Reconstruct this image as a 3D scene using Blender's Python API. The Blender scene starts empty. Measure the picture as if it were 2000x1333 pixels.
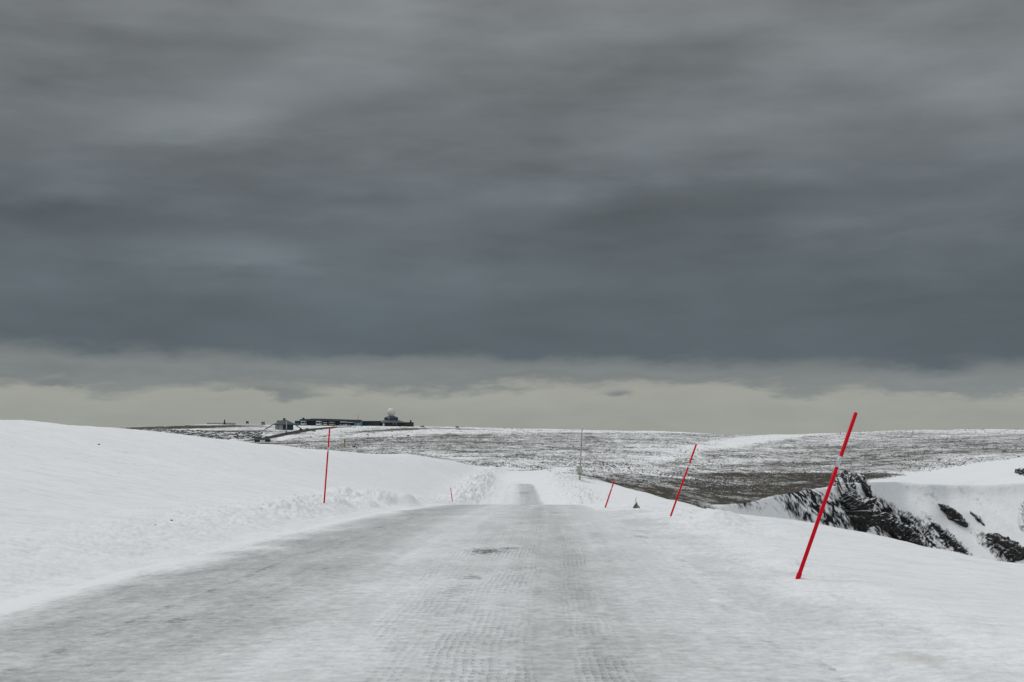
import bpy, bmesh, math, random
import numpy as np
from mathutils import Vector, Matrix, noise as mnoise

R = math.radians
random.seed(7)
scene = bpy.context.scene
COL = scene.collection

# ------------------------------------------------------------------ camera
FPX = 2777.0                      # focal length in photo pixels (50 mm on a 36 mm sensor)
HORIZON = 860.0                   # photo row of eye level
CAM_Z = 1.25
PITCH = math.atan((HORIZON - 666.5) / FPX)
cam_data = bpy.data.cameras.new('camera')
cam_data.sensor_width = 36.0
cam_data.lens = FPX / 2000.0 * 36.0
cam_data.clip_start = 0.05
cam_data.clip_end = 200000.0
cam = bpy.data.objects.new('camera', cam_data)
cam.location = (0, 0, CAM_Z)
cam.rotation_euler = (math.pi / 2 + PITCH, 0, 0)
COL.objects.link(cam)
scene.camera = cam

# ------------------------------------------------------------------ light
SUN_ELEV, SUN_AZ = 55.0, -50.0    # soft high sun behind the overcast, from the left
world = bpy.data.worlds.new('World')
scene.world = world
world.use_nodes = True
sun_data = bpy.data.lights.new('sun', 'SUN')
sun_data.energy = 1.22
sun_data.angle = R(28)
sun_data.color = (1.0, 0.975, 0.94)
sun = bpy.data.objects.new('sun', sun_data)
_sd = Vector((math.sin(R(SUN_AZ)) * math.cos(R(SUN_ELEV)), math.cos(R(SUN_AZ)) * math.cos(R(SUN_ELEV)), math.sin(R(SUN_ELEV))))
sun.rotation_euler = (-_sd).to_track_quat('-Z', 'Y').to_euler()
COL.objects.link(sun)
scene.view_settings.view_transform = 'Standard'
scene.view_settings.look = 'None'
scene.view_settings.exposure = 0.0
scene.view_settings.gamma = 1.0
scene.view_settings.use_curve_mapping = False


class NT:
    """small helper round a node tree"""
    def __init__(self, tree):
        self.t = tree
        self.n = tree.nodes
        self.l = tree.links

    def node(self, kind, **kw):
        nd = self.n.new(kind)
        for k, v in kw.items():
            setattr(nd, k, v)
        return nd

    def put(self, sock, v):
        if isinstance(v, bpy.types.NodeSocket):
            self.l.new(v, sock)
        elif v is not None:
            sock.default_value = v

    def math(self, op, a, b=None, c=None, clamp=False):
        nd = self.node('ShaderNodeMath', operation=op, use_clamp=clamp)
        self.put(nd.inputs[0], a)
        if b is not None: self.put(nd.inputs[1], b)
        if c is not None: self.put(nd.inputs[2], c)
        return nd.outputs[0]

    def noise(self, vec, scale, detail=4.0, rough=0.55, dist=0.0, lac=2.0):
        nd = self.node('ShaderNodeTexNoise')
        self.put(nd.inputs['Vector'], vec)
        nd.inputs['Scale'].default_value = scale
        nd.inputs['Detail'].default_value = detail
        nd.inputs['Roughness'].default_value = rough
        nd.inputs['Lacunarity'].default_value = lac
        nd.inputs['Distortion'].default_value = dist
        return nd.outputs['Fac']

    def remap(self, v, a, b, c=0.0, d=1.0, smooth=False):
        nd = self.node('ShaderNodeMapRange')
        if smooth: nd.interpolation_type = 'SMOOTHSTEP'
        self.put(nd.inputs['Value'], v)
        self.put(nd.inputs['From Min'], a); self.put(nd.inputs['From Max'], b)
        self.put(nd.inputs['To Min'], c); self.put(nd.inputs['To Max'], d)
        return nd.outputs['Result']

    def mix(self, f, a, b, blend='MIX'):
        nd = self.node('ShaderNodeMix', data_type='RGBA', blend_type=blend)
        self.put(nd.inputs[0], f)
        self.put(nd.inputs[6], a if isinstance(a, bpy.types.NodeSocket) else (*a, 1.0))
        self.put(nd.inputs[7], b if isinstance(b, bpy.types.NodeSocket) else (*b, 1.0))
        return nd.outputs[2]

    def ramp(self, v, stops, interp='LINEAR'):
        nd = self.node('ShaderNodeValToRGB')
        nd.color_ramp.interpolation = interp
        el = nd.color_ramp.elements
        while len(el) < len(stops): el.new(0.5)
        for e, (p, c) in zip(el, stops):
            e.position = p
            e.color = (*c, 1.0)
        self.put(nd.inputs[0], v)
        return nd.outputs[0]

    def comb(self, x, y, z):
        nd = self.node('ShaderNodeCombineXYZ')
        self.put(nd.inputs[0], x); self.put(nd.inputs[1], y); self.put(nd.inputs[2], z)
        return nd.outputs[0]

    def sep(self, v):
        nd = self.node('ShaderNodeSeparateXYZ')
        self.put(nd.inputs[0], v)
        return nd.outputs

    def mapping(self, vec, scale=(1, 1, 1), rot=(0, 0, 0), loc=(0, 0, 0)):
        nd = self.node('ShaderNodeMapping')
        self.put(nd.inputs['Vector'], vec)
        nd.inputs['Scale'].default_value = scale
        nd.inputs['Rotation'].default_value = rot
        nd.inputs['Location'].default_value = loc
        return nd.outputs[0]

    def bump(self, h, strength, dist, normal=None):
        nd = self.node('ShaderNodeBump')
        nd.inputs['Strength'].default_value = strength
        nd.inputs['Distance'].default_value = dist
        self.put(nd.inputs['Height'], h)
        if normal is not None: self.put(nd.inputs['Normal'], normal)
        return nd.outputs[0]


def build_sky():
    w = NT(world.node_tree)
    w.n.clear()
    tc = w.node('ShaderNodeTexCoord').outputs['Generated']
    x, y, z = w.sep(tc)
    az = w.math('ARCTAN2', x, y)
    # stratified cloud deck: broad soft rolls, flatter towards the horizon
    el = w.math('ARCSINE', z)
    big = w.noise(w.comb(w.math('MULTIPLY', az, 4.4), w.math('MULTIPLY', el, 10.5), 3.1), 1.0, 3.0, 0.45, 0.15)
    mid = w.noise(w.comb(w.math('MULTIPLY', az, 8.5), w.math('MULTIPLY', el, 34.0), 8.4), 1.0, 4.0, 0.50, 0.10)
    fine = w.noise(w.comb(w.math('MULTIPLY', az, 24.0), w.math('MULTIPLY', el, 95.0), 1.7), 1.0, 5.0, 0.55, 0.5)
    puff = w.noise(w.comb(w.math('MULTIPLY', az, 15.0), w.math('MULTIPLY', el, 48.0), 5.2), 1.0, 6.0, 0.6, 0.15)
    c0 = lambda q, k: w.math('MULTIPLY', w.math('SUBTRACT', q, 0.5), k)
    upper = w.ramp(w.remap(el, 0.0, 0.4), [
        (0.10, (0.104, 0.130, 0.147)), (0.22, (0.106, 0.132, 0.148)), (0.32, (0.116, 0.139, 0.154)), (0.45, (0.142, 0.163, 0.177)),
        (0.58, (0.172, 0.190, 0.202)), (0.75, (0.198, 0.212, 0.221)), (1.00, (0.218, 0.23, 0.24))])
    shade = w.math('ADD', w.math('ADD', c0(big, 0.60), c0(mid, 0.80)), c0(fine, 0.15))
    amt = w.remap(el, 0.03, 0.15, 0.35, 1.0)
    for ga, ge, sa, se, k in ((-0.185, 0.232, 0.05, 0.020, 0.26), (-0.24, 0.212, 0.06, 0.014, 0.22), (-0.19, 0.131, 0.07, 0.010, 0.34), (0.26, 0.155, 0.09, 0.012, 0.16),
                              (0.10, 0.165, 0.10, 0.022, -0.14), (-0.32, 0.15, 0.06, 0.010, -0.14), (-0.05, 0.21, 0.12, 0.012, 0.10)):
        p_ = w.math('DIVIDE', w.math('SUBTRACT', az, ga), sa); q_ = w.math('DIVIDE', w.math('SUBTRACT', el, ge), se)
        q_ = w.math('ADD', q_, w.math('ADD', c0(mid, 2.0), c0(fine, 1.6)))
        g_ = w.math('EXPONENT', w.math('MULTIPLY', w.math('ADD', w.math('MULTIPLY', p_, p_), w.math('MULTIPLY', q_, q_)), -1.0))
        shade = w.math('ADD', shade, w.math('MULTIPLY', g_, k))
    mul = w.math('ADD', 1.0, w.math('MULTIPLY', shade, amt))
    upper = w.mix(1.0, upper, w.comb(mul, mul, mul), 'MULTIPLY')
    # the deck's lower edge, then a thinner grey layer, then the clear strip over the sea
    tilt = w.math('MULTIPLY', az, 0.020)
    e1 = w.math('ADD', w.math('ADD', el, tilt), w.math('ADD', c0(big, 0.010), w.math('ADD', c0(mid, 0.018), c0(puff, 0.030))))
    f1 = w.remap(e1, 0.049, 0.0635, 0, 1, True)
    greyv = w.math('ADD', 1.0, w.math('ADD', c0(puff, 0.55), c0(mid, 0.5)))
    grey = w.mix(1.0, (0.208, 0.227, 0.228), w.comb(greyv, greyv, greyv), 'MULTIPLY')
    e2 = w.math('ADD', el, w.math('ADD', c0(mid, 0.026), c0(puff, 0.050)))
    for ga, ge, sa, se, k in ((0.077, 0.031, 0.012, 0.0028, 0.012), (-0.31, 0.037, 0.012, 0.003, 0.010), (-0.175, 0.033, 0.035, 0.004, 0.010), (0.30, 0.034, 0.05, 0.004, 0.008), (0.18, 0.030, 0.02, 0.002, 0.006)):
        p_ = w.math('DIVIDE', w.math('SUBTRACT', az, ga), sa); q_ = w.math('ADD', w.math('DIVIDE', w.math('SUBTRACT', el, ge), se), c0(puff, 5.0))
        e2 = w.math('ADD', e2, w.math('MULTIPLY', w.math('EXPONENT', w.math('MULTIPLY', w.math('ADD', w.math('MULTIPLY', p_, p_), w.math('MULTIPLY', q_, q_)), -1.0)), k))
    f2 = w.remap(e2, 0.031, 0.043, 0, 1, True)
    lowv = w.math('ADD', 1.0, w.math('ADD', c0(puff, 0.22), c0(fine, 0.12)))
    low = w.ramp(w.remap(el, 0.0, 0.05), [(0.0, (0.330, 0.338, 0.300)), (0.35, (0.325, 0.340, 0.312)), (0.7, (0.355, 0.363, 0.325)), (1.0, (0.315, 0.328, 0.306))])
    low = w.mix(1.0, low, w.comb(lowv, lowv, lowv), 'MULTIPLY')
    clouds = w.mix(f1, w.mix(f2, low, grey), upper)
    # the deck is thinner and much brighter overhead and behind the viewer
    up = w.remap(z, 0.30, 0.85, 0, 1, True)
    back = w.remap(y, 0.55, -0.5, 0, 1, True)
    clouds = w.mix(back, clouds, (0.30, 0.31, 0.325))
    clouds = w.mix(up, clouds, (0.62, 0.635, 0.655))
    br = w.math('MAXIMUM', up, back)
    sky = w.node('ShaderNodeTexSky', sky_type='NISHITA', sun_disc=False)
    sky.sun_elevation = R(SUN_ELEV)
    sky.sun_rotation = R(SUN_AZ)
    sk = w.node('ShaderNodeVectorMath', operation='SCALE')
    w.put(sk.inputs[0], sky.outputs[0]); sk.inputs['Scale'].default_value = 0.0   # cloud deck is closed in front
    thin = w.math('MULTIPLY', br, 0.08)
    w.put(sk.inputs['Scale'], thin)
    tens = w.mix(1.0, clouds, (10.0, 10.0, 10.0), 'MULTIPLY')
    tot = w.node('ShaderNodeVectorMath', operation='ADD')
    w.put(tot.inputs[0], tens); w.put(tot.inputs[1], sk.outputs[0])
    bg = w.node('ShaderNodeBackground')
    w.put(bg.inputs['Color'], tot.outputs[0])
    bg.inputs['Strength'].default_value = 0.1
    out = w.node('ShaderNodeOutputWorld')
    w.l.new(bg.outputs[0], out.inputs[0])


build_sky()


# ------------------------------------------------------------------ numpy noise
_rng = np.random.RandomState(11)
_ang = _rng.rand(256, 256) * 2 * np.pi
_GX, _GY = np.cos(_ang), np.sin(_ang)


def gnoise(x, y, seed=0):
    x = np.asarray(x, float) + seed * 17.31
    y = np.asarray(y, float) + seed * 9.73
    xi = np.floor(x).astype(int); yi = np.floor(y).astype(int)
    fx = x - xi; fy = y - yi
    u = fx * fx * fx * (fx * (fx * 6 - 15) + 10)
    v = fy * fy * fy * (fy * (fy * 6 - 15) + 10)
    a, b = xi & 255, (xi + 1) & 255
    c, d = yi & 255, (yi + 1) & 255
    n00 = _GX[a, c] * fx + _GY[a, c] * fy
    n10 = _GX[b, c] * (fx - 1) + _GY[b, c] * fy
    n01 = _GX[a, d] * fx + _GY[a, d] * (fy - 1)
    n11 = _GX[b, d] * (fx - 1) + _GY[b, d] * (fy - 1)
    return ((n00 * (1 - u) + n10 * u) * (1 - v) + (n01 * (1 - u) + n11 * u) * v) * 1.5


def fbm(x, y, octv=4, seed=0, gain=0.5):
    s = 0; a = 1.0; t = 0
    for o in range(octv):
        s = s + a * gnoise(x * 2 ** o, y * 2 ** o, seed + o * 3)
        t += a; a *= gain
    return s / t


def sstep(a, b, x):
    t = np.clip((np.asarray(x, float) - a) / (b - a), 0, 1)
    return t * t * (3 - 2 * t)


def smooth_table(xs, ys, lo, hi, step, sigma):
    g = np.arange(lo, hi + step, step)
    v = np.interp(g, xs, ys)
    k = int(3 * sigma / step) + 1
    w = np.exp(-0.5 * (np.arange(-k, k + 1) * step / sigma) ** 2); w /= w.sum()
    v = np.convolve(np.pad(v, k, mode='edge'), w, mode='valid')
    return lambda q: np.interp(q, g, v)


# ------------------------------------------------------------------ the lie of the land (metres; the road runs along +Y)
road_x = smooth_table([-200, 0, 65, 120, 300, 500], [-6.0, -1.5, 0.0, 0.9, 1.9, 3.0], -200, 500, 1.0, 12)
_yy = np.concatenate([np.arange(-200, 85, 5.0), [95, 105, 115, 125, 160, 200, 250, 300, 340, 400, 500]])
_zz = np.concatenate([np.where(np.arange(-200, 85, 5.0) < 0, -0.0065 * np.arange(-200, 85, 5.0),
                               -0.0065 * np.arange(-200, 85, 5.0) - 2.96e-4 * np.arange(-200, 85, 5.0) ** 2),
                      [-3.35, -3.92, -4.16, -4.26, -4.5, -4.75, -5.0, -5.3, -6.1, -8.0, -12]])
road_z = smooth_table(_yy, _zz, -200, 500, 0.5, 4.0)
HALF = 3.5

crest_x = smooth_table([-200, 0, 60, 75, 100, 125, 150, 170, 200, 240, 290, 330], [-24, -23, -21.6, -20, -18, -16, -14, -12.2, -9.6, -6.4, -2.6, -2.2], -200, 500, 1.0, 6)
crest_z = smooth_table([-200, 0, 40, 60, 75, 100, 125, 150, 170, 200, 240, 290, 330], [2.6, 2.6, 2.3, 2.12, 1.8, 0.98, 0.28, -0.42, -0.40, -1.5, -3.1, -5.0, -5.8], -200, 500, 1.0, 5)
edge_x = smooth_table([-200, 0, 35, 70, 100, 170, 270, 310, 340], [12, 12, 13.6, 17, 18, 19, 16, 12, 9], -200, 500, 1.0, 8)
edge_z = smooth_table([-200, 0, 20, 35, 70, 100, 170, 270, 310, 340], [-0.4, -0.7, -1.0, -1.50, -2.75, -3.65, -4.85, -5.85, -6.2, -7.0], -200, 500, 1.0, 6)

_RS = np.array([200, 320, 500, 650, 780, 900, 1000, 1100, 1250])
_COLS = [
    (-900, [905, 905, 885, 872, 868, 862, 856, 852, 856]),
    (0,    [905, 900, 885, 870, 864, 857, 850, 848, 853]),
    (200,  [905, 905, 886, 873, 867, 850, 842, 837, 842]),
    (400,  [905, 905, 888, 874, 867, 843, 834, 829.5, 832]),
    (550,  [908, 905, 886, 874, 863, 839.5, 834, 830.5, 833]),
    (690,  [915, 912, 888, 872, 860, 846, 838, 831.5, 833]),
    (900,  [920, 918, 890, 872, 860, 849, 841, 834.5, 837]),
    (1100, [930, 925, 892, 873, 862, 852, 845, 838.5, 841]),
    (1300, [975, 938, 900, 878, 866, 856, 848, 842.5, 845]),
    (1450, [993, 950, 905, 884, 870, 860, 854, 850, 852]),
    (1600, [993, 943, 905, 882, 868, 858, 852, 848, 850]),
    (1700, [985, 938, 900, 876, 862, 851, 845, 843, 845]),
    (1780, [985, 946, 893, 870, 857, 847, 842, 841, 843]),
    (1860, [990, 951, 888, 866, 855, 846, 842, 840, 842]),
    (1940, [990, 949, 883, 864, 853, 845, 841, 840, 842]),
    (2010, [990, 938, 880, 862, 852, 845, 841, 840, 842]),
    (2900, [990, 938, 880, 860, 850, 844, 840, 838, 840]),
]
_tp = np.arange(-900, 2901, 10.0)
_tr = np.arange(200, 1251, 5.0)
_tab = np.empty((len(_tp), len(_tr)))
_cz = []
for _p, _ys in _COLS:
    _zc = CAM_Z + _RS * (HORIZON - np.array(_ys, float)) / FPX
    _cz.append(np.interp(_tr, _RS, _zc))
_cz = np.array(_cz)
for _j in range(len(_tr)):
    _tab[:, _j] = np.interp(_tp, [c[0] for c in _COLS], _cz[:, _j])


def _blur(a, sig, axis):
    k = int(3 * sig) + 1
    w = np.exp(-0.5 * (np.arange(-k, k + 1) / sig) ** 2); w /= w.sum()
    pad = [(0, 0), (0, 0)]; pad[axis] = (k, k)
    b = np.pad(a, pad, mode='edge')
    return np.apply_along_axis(lambda m: np.convolve(m, w, mode='valid'), axis, b)


_tab = _blur(_blur(_tab, 3.0, 0), 4.0, 1)


def table_lookup(px, r):
    u = np.clip((px - _tp[0]) / 10.0, 0, len(_tp) - 1.001)
    v = np.clip((r - _tr[0]) / 5.0, 0, len(_tr) - 1.001)
    i = u.astype(int); j = v.astype(int)
    fu = u - i; fv = v - j
    return (_tab[i, j] * (1 - fu) * (1 - fv) + _tab[i + 1, j] * fu * (1 - fv) + _tab[i, j + 1] * (1 - fu) * fv + _tab[i + 1, j + 1] * fu * fv)


rim_r = smooth_table([-900, 900, 1150, 1300, 1400, 1440, 1500, 1560, 1640, 1700, 1750, 1850, 1950, 2010, 2200, 2900],
                     [330, 250, 200, 195, 205, 217, 250, 280, 301, 316, 330, 331, 326, 322, 330, 340], -900, 2900, 5.0, 8)


def bearing_px(X, Y):
    """bearing from the camera expressed as tan(bearing) in photo-pixel units"""
    Yc = np.where(np.abs(Y) < 1e-6, 1e-6, Y)
    p = 1000 + FPX * X / Yc
    p = np.where(Y <= 0, np.where(X < 0, -900, 2900), p)
    return np.clip(p, -900, 2900)


MOUNDS = [
    (3.22, 16.75, 0.045, 0.16, 0.3), (3.42, 16.35, -0.03, 0.14, 0.16), (3.91, 35.4, 0.05, 0.25, 0.4), (-5.0, 38.3, 0.06, 0.3, 0.5), (1.9, 12.6, 0.03, 0.22, 0.25), (4.9, 19.5, 0.05, 0.5, 0.5), (3.2, 13.2, 0.03, 0.4, 0.3), (6.5, 22.0, 0.06, 0.8, 0.6),  # single lumps of ploughed snow: x, y, height, half-length across, half-length along
    (-3.75, 50.5, 0.42, 0.50, 0.9), (-4.6, 49.5, 0.30, 0.6, 1.0), (-5.6, 47.0, 0.22, 0.7, 1.0), (-4.4, 44.0, 0.16, 0.35, 0.5),
    (-4.9, 40.0, 0.15, 0.4, 0.8), (-5.2, 33.0, 0.14, 0.5, 0.9),
    (4.55, 31.0, 0.22, 0.5, 1.1), (4.1, 28.5, 0.12, 0.4, 0.6), (5.4, 33.5, 0.14, 0.6, 1.3), (4.5, 36.0, 0.10, 0.5, 0.8), (5.7, 30.0, 0.14, 0.6, 0.9),
    (4.9, 25.0, 0.10, 0.4, 0.6), (6.4, 36.5, 0.12, 0.7, 1.0),
]


def ground_z(X, Y, detail=True, parts=False):
    X = np.asarray(X, float); Y = np.asarray(Y, float)
    r = np.hypot(X, Y)
    px = bearing_px(X, Y)
    xc = road_x(Y); zr = road_z(Y)
    d = X - xc
    # --- near field: road bed, left hill, right shoulder
    cx, cz = crest_x(Y), crest_z(Y)
    span = np.maximum(-(cx - xc) - 3.6, 1.0)
    t = np.clip((-d - 3.6) / span, 0, 1)
    ez = t ** 0.9
    ez = ez * (1 - 0.25 * t) / 0.75
    ez = np.where(t < 1, 0.5 * ez + 0.5 * sstep(0, 1.0, t), 1.0)
    zl = zr + (cz - zr) * ez
    beyond = np.maximum(cx - X, 0)
    zl = zl - 0.07 * (np.sqrt(beyond ** 2 + 9) - 3)
    ex, ezz = edge_x(Y), edge_z(Y)
    tr = np.clip((d - 4.6) / np.maximum(ex - xc - 4.6, 1.0), 0, None)
    zrr = zr + (ezz - zr) * np.minimum(tr, 1.0)
    q = X - ex + 1.0
    zrr = zrr + (0.25 - 0.85 * 0.5 * (q + np.sqrt(q * q + 2.6 ** 2))) * sstep(4.5, 10, d)
    zrr = np.where(d > 3.4, np.minimum(zrr, zr + 0.3), zr)
    zn = np.where(d < 0, zl, zrr)
    near_end = np.maximum(Y - 300, 0)
    zn = zn - 0.0009 * near_end ** 2
    zn = np.maximum(zn, -45)
    # --- far plateau with the rim of the ravine
    zf = table_lookup(px, r)
    out = np.maximum(r - 1230, 0)
    zf = zf - 0.008 * out - 2.2e-5 * out ** 2
    zf = np.maximum(zf, -420)
    wr = sstep(1360, 1470, px)
    rim = rim_r(px) + wr * (3.5 * fbm(px * 0.010, px * 0.0 + 2.2, 2, 5) + 0.3 * fbm(px * 0.05, px * 0.0 + 5.2, 2, 9) * np.exp(-np.abs(rim_r(px) - r) / 4.0))
    tt = np.maximum(rim - r, 0)
    rib = fbm((px - 2.0 * tt * 2) * 0.016, tt * 0.02 + 4.0, 3, 21)
    lipw = sstep(1640, 1730, px)
    drop_r = lipw * (1.6 * (1 - np.exp(-tt / 0.7)) + 0.86 * tt) + (1 - lipw) * 1.05 * (np.sqrt(tt ** 2 + 16) - 4) + wr * rib * np.minimum(tt, 8) * (0.03 + 0.25 * (1 - sstep(1640, 1720, px)))
    sl = px - 8.6 * tt
    crag = 1 - np.abs(fbm(sl * 0.030, tt * 0.03 + 9, 3, 23)) * 2.2
    drop_r = drop_r - wr * sstep(0.5, 6, tt) * (1.6 * (crag - 0.4) * (1 - lipw) + 1.3 * fbm(sl * 0.010, tt * 0.05, 3, 25) * sstep(1640, 1730, px))
    drop_l = 0.0015 * tt ** 2
    zf = zf - (wr * drop_r + (1 - wr) * drop_l)
    zf = np.where(r < 200, zf - 0.3 * (200 - r), zf)
    zf = np.maximum(zf, -420)
    if parts:
        return zf - zn
    k = 0.5
    z = 0.5 * (zn + zf + np.sqrt((zn - zf) ** 2 + k * k))
    z = np.where((np.abs(zn - zf) > 12), np.maximum(zn, zf), z)
    if not detail:
        return z
    ad = np.abs(d)
    nearw = 1 - sstep(290, 330, Y)
    on = sstep(3.0, 4.4, ad) * nearw
    # wind-packed snow: broad swells and long low sastrugi lying across the road
    z = z + on * 0.22 * fbm(X * 0.06, Y * 0.035, 3, 1) * sstep(4, 10, ad)
    z = z + on * 0.12 * fbm(X * 0.16 + 0.3 * Y * 0.1, Y * 0.55, 4, 2) * (0.4 + 0.6 * sstep(5, 9, ad))
    z = z + on * 0.022 * fbm(X * 0.8, Y * 2.0, 4, 4, 0.6)
    # ploughed banks
    lb = np.interp(Y, [-50, 5, 15, 25, 38, 50, 60, 75, 110, 125, 160, 230, 290, 310], [0.02, 0.02, 0.03, 0.075, 0.17, 0.22, 0.15, 0.15, 0.35, 0.6, 0.75, 0.6, 0.4, 0])
    lw = np.interp(Y, [0, 50, 110, 130, 300], [1.1, 1.0, 1.2, 1.7, 1.6])
    lc = 4.75 + 0.45 * fbm(Y * 0.07, 0 * Y + 1.3, 2, 31)
    prof = np.exp(-(((-d) - lc) / lw) ** 2)
    lump = np.clip(0.55 + 0.9 * fbm(X * 1.25, Y * 0.75, 4, 41, 0.6) + 0.5 * np.abs(gnoise(X * 2.3, Y * 1.7, 43)), 0, 1.6)
    z = z + lb * prof * (lump + 0.5 * np.abs(gnoise(X * 5.2, Y * 3.4, 45)) + 0.25 * np.abs(gnoise(X * 11, Y * 7, 46)))
    rb = np.interp(Y, [-50, 15, 21, 27, 36, 44, 60, 90, 112, 125, 165, 230, 290, 310], [0.0, 0.0, 0.02, 0.08, 0.10, 0.05, 0.04, 0.1, 0.35, 0.6, 0.55, 0.35, 0.2, 0])
    rw = np.interp(Y, [0, 30, 110, 140, 300], [1.0, 1.2, 1.6, 2.4, 1.8])
    rc = np.interp(Y, [0, 20, 32, 60, 110, 140, 300], [4.4, 4.6, 4.9, 4.6, 5.0, 5.6, 4.6])
    prof = np.exp(-((d - rc) / rw) ** 2)
    lump = np.clip(0.5 + 0.9 * fbm(X * 1.1, Y * 0.7, 4, 51, 0.6) + 0.5 * np.abs(gnoise(X * 2.1, Y * 1.5, 53)), 0, 1.6)
    z = z + rb * prof * (lump + 0.5 * np.abs(gnoise(X * 5.0, Y * 3.2, 55)) + 0.25 * np.abs(gnoise(X * 11, Y * 7, 56)))
    for mx, my, mh, sx, sy in MOUNDS:
        g = np.exp(-(((X - mx) / sx) ** 2 + ((Y - my) / sy) ** 2) ** 1.3)
        z = z + mh * g * (1 + 0.25 * gnoise(X * 2.5, Y * 2.0, 61))
    # bed under the carriageway; its ragged edge is where the snow laps over the road
    rag = 0.75 * fbm(Y * 0.35, d * 0.2, 4, 71, 0.6)
    bed = (1 - sstep(2.5, 4.0, ad + rag)) * (1 - sstep(3.55, 4.05, ad))
    crumb = np.exp(-((ad - 3.9) / 1.1) ** 2) * nearw
    z = z + crumb * (0.045 * fbm(X * 1.6, Y * 0.9, 5, 73, 0.62) + 0.012 * np.abs(gnoise(X * 9, Y * 5, 75))) - bed * 0.035 - 0.006 * nearw * (ad < 8) * (1 - sstep(320, 335, Y))
    # rough moor: frost hummocks and drifts
    fw = sstep(0, 3, zf - zn) * (Y > 100) * (tt <= 0)
    z = z + fw * (0.35 * fbm(X * 0.045, Y * 0.022, 4, 81, 0.6) + 0.5 * fbm(X * 0.012, Y * 0.008, 3, 85)) * sstep(0, 30, r - rim)
    return z


def view_ray(px, py):
    a = (px - 1000) / FPX; b = (666.5 - py) / FPX
    dy = math.cos(PITCH) - b * math.sin(PITCH)
    dz = math.sin(PITCH) + b * math.cos(PITCH)
    return a / dy, dz / dy          # X per Y, Z per Y


def at(px, py, Y):
    a, b = view_ray(px, py)
    return Vector((a * Y, Y, CAM_Z + b * Y))


def hit(px, py, y0=3.0, y1=1400.0):
    a, b = view_ray(px, py)
    lo, hi = y0, y1
    for rep in range(2):
        Y = np.geomspace(lo, hi, 700)
        gap = ground_z(a * Y, Y) - (CAM_Z + b * Y)
        i = int(np.argmax(gap > 0))
        if gap[i] <= 0: i = len(Y) - 1
        lo, hi = Y[max(i - 1, 0)], Y[i]
    return Vector((a * Y[i], Y[i], float(ground_z(a * Y[i], Y[i]))))


def gz(x, y):
    return float(ground_z(x, y))


# ------------------------------------------------------------------ materials
def new_mat(name):
    m = bpy.data.materials.new(name)
    m.use_nodes = True
    n = NT(m.node_tree)
    bsdf = n.n['Principled BSDF']
    return m, n, bsdf


def plain(name, col, rough=0.6, var=0.12, scale=6.0, metal=0.0):
    m, n, b = new_mat(name)
    tc = n.node('ShaderNodeTexCoord').outputs['Object']
    f = n.noise(tc, scale, 4, 0.6)
    lo = tuple(max(c * (1 - var), 0) for c in col); hi = tuple(min(c * (1 + var), 1) for c in col)
    n.put(b.inputs['Base Color'], n.mix(f, lo, hi))
    b.inputs['Roughness'].default_value = rough
    b.inputs['Metallic'].default_value = metal
    return m


_s = hit(1785, 1283)
STAIN = (_s.x, _s.y)


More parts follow.
